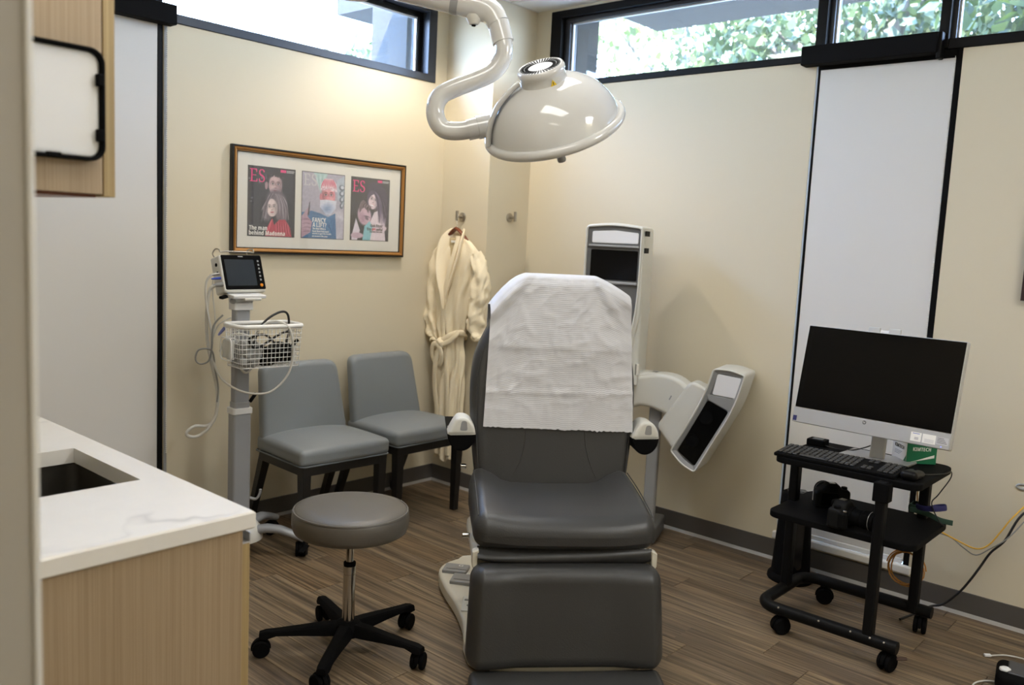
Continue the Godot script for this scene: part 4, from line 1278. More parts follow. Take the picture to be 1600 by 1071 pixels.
func sleeve(r: Node3D, pts: Array, rad: Array, sd: int) -> void:
	var c := spline(pts, 8)
	var nz := noise(1.0, 200 + sd, 3)
	var g: Array = []
	var seg := 36
	for k in seg + 1:
		var a := TAU * (k % seg) / seg
		var col: Array = []
		for j in c.size():
			var t := j / 8.0
			var i: int = min(int(t), rad.size() - 2)
			var rr: float = lerp(float(rad[i]), float(rad[i + 1]), t - i)
			var f: float = 1.0 + 0.16 * sin(a * 5.0 + t * 1.2 + sd) * min(1.0, t * 0.4) + 0.22 * nz.get_noise_3d(cos(a) * 1.2, t * 2.4, sin(a) * 1.2)
			f *= 1.0 + 0.10 * sin(t * 5.2 + a * 2.0)
			var q: Vector3 = c[j]
			col.append(V(q.x + cos(a) * rr * f, q.y + 0.010 * sin(a * 2.0 + sd), max(0.006, q.z + sin(a) * rr * 0.95 * f)))
		g.append(col)
	obj("sleeve", mb().grid(g), M.robe, r)
	var cf: Array = []
	for k in 24:
		var a := TAU * k / 24.0
		var q: Vector3 = pts[-1]
		cf.append(V(q.x + cos(a) * rad[-1] * 1.02, q.y + 0.010 * sin(a * 2.0 + sd), max(0.009, q.z + sin(a) * rad[-1])))
	obj("cuff", mb().tube(cf, 0.006, 8, true, 2.0), M.robe, r)

# ---------------------------------------------------------------- side chairs
func build_chairs() -> void:
	var c := thing("side_chair", "grey vinyl side chair nearest the patient monitor stand", "chair", V(2.475, 0, -3.175), -3.0, "grey side chairs along the left wall")
	var W := 0.49
	# seat: domed cushion with piping
	var sf := func(p: Vector3) -> Vector3:
		var u := p.x / (W * 0.5)
		var v := (p.z + 0.21) / 0.21
		var k: float = max(0.0, (1.0 - pow(abs(u), 2.6)) * (1.0 - pow(abs(v), 2.6)))
		var y := p.y
		if p.y > 0.44: y += 0.032 * k
		var wd: float = 1.0 + 0.02 * (p.z + 0.21) / 0.21
		return V(p.x * wd, y, p.z + (0.012 * (1.0 - u * u) if p.z > -0.2 else 0.0))
	obj("seat", mb().rb(V(0, 0.455, -0.21), V(W, 0.075, 0.42), 0.022, 3, sf, 10), M.chairgrey, c)
	var pr: Array = []
	for q in rrect(W * 0.992, 0.426, 0.02, 4, Vector2(0, -0.21)): pr.append(V(q.x, 0.419, q.y))
	obj("piping", mb().tube(pr, 0.004, 6, true), M.seamgrey, c)
	# back: slightly wider below, leaning
	var bp := rpoly([Vector2(-0.242, 0.42), Vector2(0.242, 0.42), Vector2(0.212, 0.83), Vector2(-0.212, 0.83)], [0.036, 0.036, 0.055, 0.055], 6)
	var bm := mb()
	var tmp := mb().prism(bp, 0.035, -0.035, 0.026, 5)
	for i in tmp.vs.size():
		var p := tmp.vs[i]
		var t := (p.y - 0.42) / 0.41
		bm.vs.append(V(p.x, p.y, p.z - 0.378 - 0.060 * t - 0.025 * t * t + 0.014 * pow(p.x / 0.24, 2.0)))
		bm.ns.append((tmp.ns[i] + V(0, 0.12 * tmp.ns[i].z, 0)).normalized()); bm.us.append(Vector2.ZERO)
	obj("backrest", bm, M.chairgrey, c)
	var sp: Array = []
	for i in range(0, bp.size()):
		var q: Vector2 = bp[i]
		if q.y > 0.45:
			var t := (q.y - 0.42) / 0.41
			sp.append(V(q.x * 0.90, q.y - (0.022 if q.y > 0.8 else 0.0), -0.452 - 0.035 * t - 0.02 * t * t + 0.0345 + 0.014 * pow(q.x / 0.24, 2.0) - 0.001))
	# frame and legs
	var fr := mb()
	fr.rb(V(0, 0.395, -0.022), V(W - 0.02, 0.046, 0.03), 0.003, 1)
	fr.rb(V(0, 0.395, -0.39), V(W - 0.04, 0.046, 0.03), 0.003, 1)
	for s in [-1.0, 1.0]: fr.rb(V(s * (W * 0.5 - 0.026), 0.395, -0.205), V(0.028, 0.046, 0.39), 0.003, 1)
	obj("seat_frame", fr, M.blackwood, c)
	for s in [-1.0, 1.0]:
		obj("leg", leg(V(s * (W * 0.5 - 0.032), 0.418, -0.030), V(s * (W * 0.5 - 0.036), 0.0, -0.034), 0.046, 0.032), M.blackwood, c)
	for s in [-1.0, 1.0]:
		obj("leg", leg(V(s * (W * 0.5 - 0.036), 0.418, -0.375), V(s * (W * 0.5 - 0.040), 0.0, -0.54), 0.044, 0.030), M.blackwood, c)
	copy(c, V(3.062, 0, -3.218), 0.5, "grey vinyl side chair beside the hanging bathrobe")

func leg(a: Vector3, b: Vector3, wa: float, wb: float) -> MB:
	var m := mb()
	var p: Array[Vector3] = []
	for e in [[b, wb * 0.5], [a, wa * 0.5]]:
		for k in [[-1, -1], [1, -1], [1, 1], [-1, 1]]: p.append(e[0] + V(k[0] * e[1], 0, k[1] * e[1]))
	for k in 4:
		var l := (k + 1) % 4
		m.quad(p[l], p[k], p[k + 4], p[l + 4])
	m.quad(p[0], p[1], p[2], p[3]); m.quad(p[7], p[6], p[5], p[4])
	return m

# ---------------------------------------------------------------- treatment chair
func back_z(y: float) -> float: return -0.045 - (y - 0.53) * 0.17 - max(0.0, y - 1.1) * 0.12

func build_treatment_chair() -> void:
	var c := thing("treatment_chair", "dark grey padded treatment chair with white headrest paper in the middle of the room", "treatment chair", V(2.542, 0, -2.017), -42.0)
	# foot plate with pedals, on the floor
	var fp := spl2([Vector2(-0.235, 0.55), Vector2(-0.309, 0.50), Vector2(-0.372, 0.44), Vector2(-0.396, 0.35), Vector2(-0.378, 0.21), Vector2(-0.338, 0.03), Vector2(-0.318, -0.14), Vector2(-0.318, -0.32), Vector2(-0.24, -0.40), Vector2(0.24, -0.40), Vector2(0.318, -0.32), Vector2(0.318, -0.14), Vector2(0.338, 0.03), Vector2(0.378, 0.21), Vector2(0.396, 0.35), Vector2(0.372, 0.44), Vector2(0.309, 0.50), Vector2(0.235, 0.55)], 3)
	var bx := at(V(0, 0, 0), V(-90, 0, 0))
	var base := obj("base_plate", mb(bx).prism(fp, 0.068, 0.004, 0.016, 4), M.beige, c)
	# gas column and seat carrier
	obj("lift_column", mb().rb(V(0, 0.20, -0.05), V(0.24, 0.29, 0.26), 0.04, 3), M.beige, c)
	obj("seat_carrier", mb().rb(V(0, 0.395, 0.19), V(0.624, 0.075, 0.42), 0.03, 3), M.beige, c)
	# grey foot pedals
	for q in [[-0.322, -0.355, 0.104, 0.086], [-0.300, -0.240, 0.092, 0.090]]:
		var pd := obj("pedal", mb(at(V(q[0], 0.074, q[1]), V(0, -16, 0))).rb(V(0, 0, 0), V(q[2], 0.016, q[3]), 0.004, 2), M.devmid, c)
		obj("pedal_line", mb(at(V(q[0], 0.0825, q[1] + 0.022), V(0, -16, 0))).bx(V(-q[2] * 0.42, 0, -0.0015), V(q[2] * 0.42, 0.0008, 0.0015)), M.devgrey, pd)
	obj("pedal_symbol", ring(rrect(0.018, 0.016, 0.002, 1), rrect(0.012, 0.010, 0.001, 1), 0.0, 0.001, 0.0, at(V(-0.300, 0.0822, -0.370), V(-90, -16, 0))), M.textwhite, c)
	var sw := obj("switch_panel", mb(at(V(-0.292, 0.071, -0.005), V(0, -8, 0))).rb(V(0, 0, 0), V(0.045, 0.008, 0.13), 0.003, 2), M.devwhite, c)
	for k in 2: obj("switch", mb(at(V(-0.290 + 0.006 * k, 0.077, -0.03 + 0.05 * k), V(0, -8, 0))).rb(V(0, 0, 0), V(0.028, 0.006, 0.010), 0.003, 2), M.devmid, sw)
	# seat cushion with raised bolsters
	var sf := func(p: Vector3) -> Vector3:
		var u: float = p.x / 0.31
		var v: float = clamp((p.z - 0.0) / 0.42, 0.0, 1.0)
		var y := p.y
		if p.y > 0.50:
			var bol: float = smoothstep(0.52, 0.86, abs(u)) * (1.0 - smoothstep(0.93, 1.05, abs(u)))
			y += 0.046 * bol * (1.0 - 0.9 * v) - 0.016 * (1.0 - u * u) * (1.0 - v) + 0.012 * sin(v * PI) * (1.0 - u * u)
			y -= 0.030 * pow(v, 3.0)
		var z := p.z
		if p.z > 0.34: z += 0.03 * (1.0 - pow(abs(u), 3.0)) * (1.0 - pow(abs(p.y - 0.50) / 0.09, 2.0) * 0.7)
		return V(p.x * (1.0 + 0.02 * v), y, z)
	obj("seat", mb().rb(V(0, 0.512, 0.2), V(0.62, 0.134, 0.44), 0.046, 5, sf, 14), M.vinyl, c)
	for s in [-1.0, 1.0]:
		var sp: Array = []
		for i in 12:
			var v := i / 11.0
			sp.append(sf.call(V(s * 0.2945, 0.565, 0.03 + 0.36 * v)) + V(s * 0.001, 0.0105 - 0.020 * pow(v, 3.0) * 0.0, 0))
		obj("seam", mb().tube(sp, 0.0022, 5), M.seam, c)
	# gathered apron between the seat and the leg rest
	var g: Array = []
	for i in 41:
		var u := i / 40.0 * 2.0 - 1.0
		var col: Array = []
		for j in 13:
			var v := j / 12.0
			var sag := 0.016 * (1.0 - u * u)
			var y := 0.452 - 0.075 * v - sag * v + (0.018 * pow(abs(u), 6.0)) * v
			var z: float = 0.402 + 0.030 * sin(v * PI * 1.3) + 0.010 * sin(v * 7.0 + u * 2.0) * (0.4 + 0.6 * abs(u))
			col.append(V(u * 0.300, y, z))
		col.reverse()
		g.append(col)
	obj("apron", mb().grid(g, 0.003), M.vinyl, c)
	# leg rest
	var lf := func(p: Vector3) -> Vector3:
		var u: float = p.x / 0.325
		var v: float = (p.y - 0.243) / 0.163
		var z := p.z
		if p.z > 0.47: z += 0.016 * (smoothstep(0.45, 0.8, abs(u)) - smoothstep(0.86, 1.0, abs(u))) - 0.012 * (1.0 - u * u) * (1.0 - pow(abs(v), 4.0)) + 0.006 * (1.0 - v * v)
		return V(p.x * (1.01 - 0.02 * v), p.y, z - 0.03 * v)
	obj("leg_rest", mb().rb(V(0, 0.243, 0.47), V(0.65, 0.326, 0.105), 0.046, 5, lf, 14), M.vinyl, c)
	obj("leg_rest_back", mb().rb(V(0, 0.25, 0.40), V(0.5, 0.22, 0.03), 0.01, 2), M.beige, c)
	for s in [-1.0, 1.0]:
		obj("corner_bracket", mb().prism(rpoly([Vector2(s * 0.302, 0.375), Vector2(s * 0.318, 0.39), Vector2(s * 0.318, 0.44), Vector2(s * 0.295, 0.45)], 0.006, 2), 0.425, 0.39, 0.003, 1), M.beige, c)
	# foot rest, folded out just above the floor
	var ff := func(p: Vector3) -> Vector3: return V(p.x, p.y - (p.z - 0.50) * 0.10 - 0.006 * (1.0 - pow(p.x / 0.32, 2.0)) * (1.0 if p.y > 0.05 else 0.0), p.z)
	obj("foot_rest", mb().rb(V(0, 0.052, 0.68), V(0.645, 0.062, 0.34), 0.030, 4, ff, 8), M.vinyl, c)
	obj("foot_hinge", mb().rb(V(0, 0.075, 0.49), V(0.50, 0.04, 0.04), 0.012, 2), M.beige, c)
	# backrest: shoulders and a narrower head end
	var half := [Vector2(0.285, 0.50), Vector2(0.308, 0.66), Vector2(0.322, 0.83), Vector2(0.322, 0.95), Vector2(0.310, 1.04), Vector2(0.280, 1.11), Vector2(0.245, 1.18), Vector2(0.225, 1.25), Vector2(0.185, 1.31), Vector2(0.11, 1.338), Vector2(0.0, 1.344)]
	var ol: Array = []
	for q in half: ol.append(q + Vector2(0.012, 0))
	for i in range(half.size() - 2, -1, -1): ol.append(Vector2(-half[i].x + 0.012, half[i].y))
	ol = spl2(ol, 4, false)
	obj("backrest", bend(ol, 0.05, -0.075, 0.042, 6, 0.0), M.vinyl, c)
	# sewn outline near the edge and the two front seams
	for s in [-1.0, 1.0]:
		var e: Array = []
		for i in 16:
			var y := 0.56 + 0.034 * i
			var hw: float = 0.322 - 0.022 - 0.018 * max(0.0, 0.75 - y) / 0.2 - max(0.0, y - 0.98) * 0.25
			e.append(V(s * hw + 0.012, y, back_z(y) + 0.0475))
		obj("seam", mb().tube(e, 0.002, 5), M.seam, c)
		var e2: Array = []
		for i in 9:
			var y := 0.58 + 0.022 * i
			e2.append(V(s * (0.115 + 0.05 * pow((0.76 - y) / 0.18, 2.0)) + 0.02, y, back_z(y) + 0.0492))
		obj("seam", mb().tube(e2, 0.0018, 5), M.seam, c)
	obj("back_shell", bend(spl2(shrink(ol, 0.93), 1, false), -0.076, -0.11, 0.02, 3, 0.0), M.devwhite, c)
	obj("back_clip", mb().rb(V(0.340, 1.0, back_z(1.0) + 0.035), V(0.012, 0.045, 0.02), 0.003, 1), M.devwhite, c)
	# carriage joining seat and back
	for s in [-1.0, 1.0]:
		obj("recline_arm", mb().tube([V(s * 0.26, 0.43, 0.02), V(s * 0.262, 0.46, -0.16), V(s * 0.26, 0.70, -0.215)], 0.018, 8), M.blackmetal, c)
	obj("release_knob", mb(at(V(-0.318, 0.605, -0.06), V(0, 0, 90))).lathe(cyl(0.010, 0.0, 0.022, 0.002), 14), M.chrome, c)
	obj("seat_knob", mb(at(V(-0.312, 0.42, 0.20), V(0, 0, 90))).lathe(cyl(0.009, 0.0, 0.028, 0.002), 14), M.chrome, c)
	# arms folded up beside the back: half-round black pad under a pale grip
	for s in [-1.0, 1.0]:
		var cxx: float = 0.0125 + s * 0.357
		var lower: Array = []
		for i in 15:
			var a := PI + PI * i / 14.0
			lower.append(Vector2(cxx + 0.053 * cos(a), 0.742 + 0.064 * sin(a)))
		var arm := obj("arm_pad", mb(at(V(0, 0.0, 0), V(0, 0, -4.0 * s * 0.0))).prism(lower, 0.0, -0.34, 0.006, 2), M.blackplastic, c)
		var capp := rpoly([Vector2(cxx - 0.054, 0.742), Vector2(cxx + 0.054, 0.742), Vector2(cxx + 0.048, 0.775), Vector2(cxx + 0.026, 0.806), Vector2(cxx - 0.016, 0.812), Vector2(cxx - 0.036, 0.782)], [0.003, 0.003, 0.02, 0.03, 0.025, 0.02], 5)
		obj("arm_grip", mb().prism(capp, 0.004, -0.10, 0.012, 4), M.devwhite, arm)
		obj("grip_recess", mb(at(V(cxx + 0.006, 0.779, 0.0015))).prism(rpoly([Vector2(-0.014, -0.02), Vector2(0.016, -0.02), Vector2(0.012, 0.018), Vector2(-0.008, 0.018)], 0.009, 4), 0.0035, -0.004, 0.0015, 2), M.devmid, arm)
		obj("arm_bracket", mb().rb(V(cxx - s * 0.04, 0.745, -0.16), V(0.05, 0.05, 0.10), 0.01, 2), M.blackplastic, c)
	build_paper()

func shrink(p: Array, k: float) -> Array:
	var c := Vector2(0.012, 0.9)
	var o: Array = []
	for q in p: o.append(c + (q - c) * k)
	return o

func spl2(p: Array, n: int, closed := true) -> Array:
	return spline(p, n, closed)

# a prism in x, y whose depth follows the reclined back
func bend(ol: Array, z0: float, z1: float, b: float, steps: int, extra: float) -> MB:
	var t := mb().prism(ol, z0, z1, b, steps, 40.0)
	var m := mb()
	# cut the flat front into strips so that it can bend: add the curve to every vertex
	for i in t.vs.size():
		var p := t.vs[i]
		m.vs.append(V(p.x, p.y, p.z + back_z(p.y) + extra))
		m.ns.append((t.ns[i] + V(0, 0.17 * t.ns[i].z, 0)).normalized())
		m.us.append(Vector2.ZERO)
	return m

func build_paper() -> void:
	var c := thing("headrest_paper", "white ribbed paper sheet draped over the treatment chair's headrest", "paper", V(2.542, 0, -2.017), -42.0)
	var nz := noise(1.0, 301, 3)
	var g: Array = []
	var nu := 64
	var nv := 72
	for i in nu + 1:
		var u := float(i) / nu
		var col: Array = []
		var x := lerpf(-0.246, 0.306, u)
		# height of the fold over the head at this x
		var top := 1.357
		if x < -0.105: top -= 0.125 * pow((-0.105 - x) / 0.14, 1.5)
		if x > 0.17: top -= 0.07 * pow((x - 0.17) / 0.136, 1.3)
		var tear := 0.004 * nz.get_noise_1d(x * 60.0) + (0.005 * nz.get_noise_1d(x * 200.0 + 50.0) if x > -0.12 else 0.0)
		var bot := 0.770 - 0.010 * u + tear
		for j in nv + 1:
			var v := float(j) / nv
			var y: float
			var z: float
			var wx := x
			if v < 0.80:
				var t := v / 0.80
				y = lerpf(bot, top - 0.03, t)
				z = back_z(y) + 0.0545
				wx += 0.006 * (1.0 - t) * sin(u * 3.0) + lerpf(-0.004, 0.004, u) * (1.0 - t) * 4.0
			else:
				var a := (v - 0.80) / 0.20 * PI
				y = top - 0.03 + 0.030 * sin(a)
				z = back_z(top) - 0.012 + 0.068 * cos(a)
				if a > PI * 0.5: y = top - 0.0 - 0.26 * (a - PI * 0.5) / (PI * 0.5); z = back_z(top) - 0.082 - 0.01 * (a - PI * 0.5)
			var cr: float = abs(nz.get_noise_2d(x * 7.0, y * 7.0))
			z += 0.008 * (1.0 - min(1.0, cr * 5.0)) * smoothstep(0.74, 0.9, y) * 0.5 + 0.004 * nz.get_noise_2d(x * 9.0, y * 5.0 + 40.0)
			z += 0.004 * smoothstep(0.014, 0.0, abs(y - 0.905 - 0.01 * x)) + 0.003 * smoothstep(0.012, 0.0, abs(y - 1.075 + 0.02 * x))
			# the stiff right corner stands away from the head with a sharp crease
			var k: float = smoothstep(0.16, 0.30, x) * smoothstep(1.14, 1.30, y)
			z += 0.030 * k + 0.012 * smoothstep(0.03, 0.0, abs((x - 0.205) + (y - 1.28) * 0.45)) * smoothstep(1.2, 1.27, y)
			z += 0.012 * smoothstep(0.05, 0.0, abs((x + 0.20) - (y - 1.24) * 0.9)) * smoothstep(1.12, 1.2, y)
			col.append(V(wx, y, z + 0.004))
		g.append(col)
	obj("sheet", mb().grid(g, 0.0006), M.paper, c)

# ---------------------------------------------------------------- stool
func build_stool() -> void:
	var s := thing("stool", "round dark grey padded stool on a five-star wheeled base beside the counter", "stool", V(1.842, 0, -2.335))
	obj("seat", mb().lathe([Vector2(0, 0.445), Vector2(0.185, 0.445), Vector2(0.196, 0.452), Vector2(0.2015, 0.470), Vector2(0.203, 0.492), Vector2(0.2015, 0.512), Vector2(0.196, 0.522), Vector2(0.188, 0.528), Vector2(0.16, 0.5335), Vector2(0.09, 0.537), Vector2(0, 0.538)], 64, 60.0), M.vinylstool, s)
	obj("piping", mb().lathe([Vector2(0.197, 0.519), Vector2(0.2005, 0.5215), Vector2(0.1985, 0.5255), Vector2(0.194, 0.5255)], 64, 60.0), M.vinylstool, s)
	obj("seat_plate", mb().lathe([Vector2(0, 0.432), Vector2(0.09, 0.432), Vector2(0.09, 0.446)], 32), M.blackplastic, s)
	obj("gas_rod", mb().lathe([Vector2(0.0135, 0.26), Vector2(0.0135, 0.434)], 24), M.chrome, s)
	obj("rod_collar", mb().lathe([Vector2(0.020, 0.318), Vector2(0.0215, 0.320), Vector2(0.0215, 0.330), Vector2(0.016, 0.333), Vector2(0.0137, 0.333)], 24), M.blackplastic, s)
	obj("column", mb().lathe([Vector2(0.0215, 0.10), Vector2(0.0215, 0.288), Vector2(0.0205, 0.2885), Vector2(0.0205, 0.2905), Vector2(0.0225, 0.291), Vector2(0.0225, 0.318), Vector2(0.014, 0.320)], 28), M.chrome, s)
	obj("hub", mb().lathe([Vector2(0, 0.066), Vector2(0.048, 0.066), Vector2(0.05, 0.10), Vector2(0.04, 0.112), Vector2(0.0216, 0.116)], 28, 50.0), M.blackplastic, s)
	star_base(s, 5, 0.0, 0.285, M.blackplastic, 0.0)

func star_base(s: Node3D, n: int, a0: float, r: float, m: Material, y: float) -> void:
	for k in n:
		var a := a0 + 360.0 / n * k
		var sec: Array = []
		var t := PackedVector3Array()
		var prof := [[0.03, 0.072, 0.112, 0.030], [0.08, 0.072, 0.110, 0.028], [0.16, 0.076, 0.102, 0.025], [r - 0.04, 0.078, 0.094, 0.023], [r - 0.004, 0.066, 0.092, 0.022], [r + 0.018, 0.066, 0.086, 0.018]]
		for q in prof:
			var c: Array[Vector3] = []
			for p in [[-1.0, 0.0], [-0.82, 0.75], [-0.55, 1.0], [0.55, 1.0], [0.82, 0.75], [1.0, 0.0]]: c.append(V(q[0], lerpf(q[1], q[2], p[1]) + y, p[0] * q[3]))
			sec.append(c)
		for i in sec.size() - 1:
			for j in 6:
				var l := (j + 1) % 6
				t.append_array([sec[i][j], sec[i][l], sec[i + 1][l], sec[i][j], sec[i + 1][l], sec[i + 1][j]])
		var e: Array = sec[-1]
		for j in range(1, 5): t.append_array([e[0], e[j], e[j + 1]])
		var ar := obj("arm", mb(at(Vector3.ZERO, V(0, -a, 0))).smooth(t, 32.0), m, s)
		var th := rng.randf() * 360.0
		caster(ar, at(V(cos(deg_to_rad(a)) * r, y, sin(deg_to_rad(a)) * r), V(0, [200.0, 30.0, 95.0, 150.0, 250.0][k % 5], 0)), 0.030, 0.07)

# twin-wheel caster hanging from height top
func caster(p: Node, x: Transform3D, r: float, top: float) -> void:
	var c := mb(x)
	c.lathe(cyl(0.0075, r * 1.2, top, 0.0), 10)
	var hood: Array = []
	for i in 13:
		var a := -0.25 + (PI + 0.35) * i / 12.0
		hood.append(Vector2(cos(a) * (r + 0.004), sin(a) * (r + 0.004)))
	hood.append(Vector2(-r * 0.5, -r * 0.1)); hood.append(Vector2(r * 0.5, -r * 0.15))
	var b := c.x
	c.x = x * at(V(0.012, r, 0.0))
	c.prism(hood, 0.007, -0.007, 0.002, 1)
	for s in [-1.0, 1.0]:
		c.x = x * at(V(0.012, r, s * 0.0155), V(90, 0, 0))
		c.lathe([Vector2(0, -0.008), Vector2(r - 0.004, -0.008), Vector2(r, -0.004), Vector2(r, 0.004), Vector2(r - 0.004, 0.008), Vector2(r * 0.4, 0.009), Vector2(0, 0.009)], 22)
	obj("caster", c, M.blackplastic, p)

# ---------------------------------------------------------------- patient monitor on its stand
func build_monitor_stand() -> void:
	var o := V(2.051, 0, -3.412)
	var s := thing("monitor_stand", "grey and white wheeled pole stand with a white wire basket by the left wall", "stand", o, -6.0)
	obj("hub_cover", mb().lathe([Vector2(0, 0.075), Vector2(0.108, 0.078), Vector2(0.108, 0.09), Vector2(0.098, 0.13), Vector2(0.07, 0.162), Vector2(0.04, 0.172), Vector2(0, 0.174)], 36, 50.0), M.devwhite, s)
	for k in 5:
		var a := deg_to_rad(-42.0 + 72.0 * k)
		var d := V(cos(a), 0, -sin(a))
		var lg := obj("leg", mb().tube([d * 0.06 + V(0, 0.115, 0), d * 0.13 + V(0, 0.128, 0), d * 0.19 + V(0, 0.125, 0), d * 0.25 + V(0, 0.105, 0), d * 0.30 + V(0, 0.085, 0)], [0.030, 0.028, 0.026, 0.024, 0.022], 12, false, 0.72), M.polegrey, s)
		caster(lg, at(d * 0.285, V(0, 60.0 + 50.0 * k, 0)), 0.034, 0.085)
		if k == 0:
			obj("brake_pedal", mb(at(d * 0.285 + V(-0.012, 0.055, 0.05), V(16, -60, 0))).rb(V(0, 0, 0.0), V(0.026, 0.008, 0.06), 0.004, 2), M.blackplastic, lg)
	obj("lower_pole", upright(0.084, 0.064, 0.012, 0.14, 0.662), M.polegrey, s)
	obj("pole_collar", upright(0.094, 0.074, 0.012, 0.655, 0.682), M.white, s)
	obj("upper_pole", upright(0.068, 0.052, 0.010, 0.68, 1.125), M.polegrey, s)
	obj("pole_sleeve", upright(0.074, 0.056, 0.010, 0.682, 0.708), M.polegrey, s)
	obj("height_lever", mb(at(V(0.045, 0.715, 0.02), V(0, 0, -38))).rb(V(0, 0.012, 0), V(0.014, 0.05, 0.014), 0.004, 2), M.blackplastic, s)
	obj("cord_hook", mb().tube(spline([V(0.045, 0.262, 0.02), V(0.06, 0.262, 0.05), V(0.075, 0.285, 0.055), V(0.078, 0.305, 0.055)], 4), 0.010, 10, false, 0.6), M.devmid, s)
	# head: stacked plates under the monitor
	obj("pole_cap", upright(0.086, 0.07, 0.008, 1.12, 1.152), M.white, s)
	obj("tilt_joint", mb(at(V(0, 1.163, 0.0), V(0, 0, 90))).lathe(cyl(0.018, -0.05, 0.05, 0.002), 20), M.white, s)
	obj("joint_knob", mb(at(V(-0.05, 1.160, 0.022), V(90, 0, 0))).lathe(cyl(0.012, -0.004, 0.014, 0.002), 16), M.devmid, s)
	obj("mount_plate", mb(at(V(0.01, 1.184, 0.014), V(6, 8, 0))).rb(V(0, 0, 0), V(0.165, 0.016, 0.09), 0.005, 2), M.white, s)
	obj("mount_lip", mb(at(V(0.028, 1.170, 0.045), V(6, 8, 0))).rb(V(0, 0, 0), V(0.085, 0.012, 0.03), 0.004, 2), M.devwhite, s)
	obj("release_tab", mb(at(V(-0.085, 1.178, 0.02), V(4, 30, 8))).rb(V(0, 0, 0), V(0.05, 0.012, 0.022), 0.004, 2), M.blackplastic, s)
	# basket: coated rim and wire grid, a part of the stand
	var bx := at(V(0.052, 0, 0.118))
	var rim: Array = []
	for q in rrect(0.298, 0.168, 0.035, 5): rim.append(bx * V(q.x, 1.064, q.y))
	var bk := obj("basket_rim", mb().tube(rim, 0.0095, 10, true), M.wire, s)
	var g := mb(bx)
	var w := 0.0015
	for i in 15:
		var x := -0.131 + 0.262 * i / 14.0
		g.tube([V(x * 1.04, 1.06, 0.080), V(x, 0.885, 0.070), V(x, 0.882, -0.070), V(x * 1.04, 1.06, -0.080)], w, 5)
	for i in 7:
		var z := -0.060 + 0.120 * i / 6.0
		g.tube([V(-0.147, 1.06, z * 1.06), V(-0.134, 0.884, z), V(0.134, 0.884, z), V(0.147, 1.06, z * 1.06)], w, 5)
	for j in 9:
		var t := j / 8.0
		var lp: Array = []
		for q in rrect(lerpf(0.274, 0.296, t), lerpf(0.142, 0.166, t), 0.02, 3): lp.append(V(q.x, 0.886 + 0.165 * t, q.y))
		g.tube(lp, w, 5, true)
	obj("basket_wires", g, M.wire, s)
	# side holder with clear packet
	var hx := at(V(0.052 - 0.156, 0.965, 0.118))
	var hp: Array = []
	for q in rrect(0.105, 0.095, 0.02, 4): hp.append(hx * V(-0.016, q.y, q.x))
	obj("side_holder", mb().tube(hp, 0.0028, 6, true).tube([hx * V(-0.016, 0.045, 0.03), hx * V(0.006, 0.05, 0.03)], 0.0025, 5).tube([hx * V(-0.016, -0.045, 0.03), hx * V(0.008, -0.04, 0.03)], 0.0025, 5), M.wire, bk)
	# things in and on the basket
	var R := Transform3D(Basis(Vector3.UP, deg_to_rad(-6.0)), o) * bx
	var pk := thing("sensor_packet", "crumpled clear plastic packet in the wire holder on the basket's side", "packet", R * V(-0.162, 0.925, 0.0), -6.0)
	var pn := noise(18.0, 41, 2)
	obj("packet", mb().rb(V(0, 0.04, 0), V(0.020, 0.082, 0.082), 0.008, 2, func(p: Vector3) -> Vector3: return p + V(0.006 * pn.get_noise_3dv(p), 0.004 * pn.get_noise_3dv(p + Vector3.ONE), 0.003 * pn.get_noise_3dv(p * 1.3)), 6), mat(c8(196, 196, 192), 0.25), pk)
	var cf := thing("pressure_cuff", "folded black blood pressure cuff in the white wire basket", "cuff", R * V(0.045, 0.888, -0.005), -6.0)
	obj("cuff_roll", mb().rb(V(0, 0.044, 0), V(0.17, 0.086, 0.085), 0.030, 3, func(p: Vector3) -> Vector3: return p + V(0.0, 0.010 * sin(p.x * 46.0), 0.005 * sin(p.x * 60.0 + p.y * 40.0)), 7), M.blackmatte, cf)
	for k in 3: obj("cuff_layer", mb(at(V(-0.03 + 0.045 * k, 0.055 + 0.008 * k, 0.044), V(0, 0, -35.0 + 40.0 * k))).rb(V(0, 0, 0), V(0.11, 0.016, 0.010), 0.004, 2), M.blackplastic, cf)
	var gp := thing("grey_bag", "crumpled grey plastic bag beside the black cuff in the basket", "bag", R * V(-0.078, 0.888, 0.0), -6.0)
	obj("bag", mb().rb(V(0, 0.055, 0), V(0.10, 0.108, 0.10), 0.03, 3, func(p: Vector3) -> Vector3: return p + V(0.018 * pn.get_noise_3dv(p * 1.4), 0.016 * pn.get_noise_3dv(p * 1.3 + V(3, 1, 2)), 0.014 * pn.get_noise_3dv(p * 1.5 + V(1, 5, 2))), 10), mat(c8(150, 150, 148), 0.35), gp)
	var hose := thing("cuff_hose", "black coiled rubber hose arching out of the white wire basket", "hose", R * V(0, 0.95, 0), -6.0)
	obj("hose", mb().tube(spline([V(-0.07, 0.00, 0.04), V(-0.045, 0.085, 0.03), V(0.0, 0.135, 0.02), V(0.055, 0.165, 0.015), V(0.095, 0.168, 0.01), V(0.112, 0.14, 0.01), V(0.108, 0.07, 0.02), V(0.085, 0.04, 0.045), V(0.11, 0.01, 0.05), V(0.06, 0.0, 0.055), V(-0.02, 0.075, 0.06), V(-0.09, 0.06, 0.05), V(-0.06, 0.02, 0.055), V(0.04, 0.075, 0.06), V(0.10, 0.09, 0.05)], 7), 0.0052, 8), M.cable_black, hose)
	# the monitor itself
	var m := thing("patient_monitor", "small white patient monitor with dark touch screen on the grey pole stand", "monitor", V(2.062, 1.192, -3.402), 3.0)
	var t := at(V(0, 0.084, -0.022), V(-18, 0, 0))
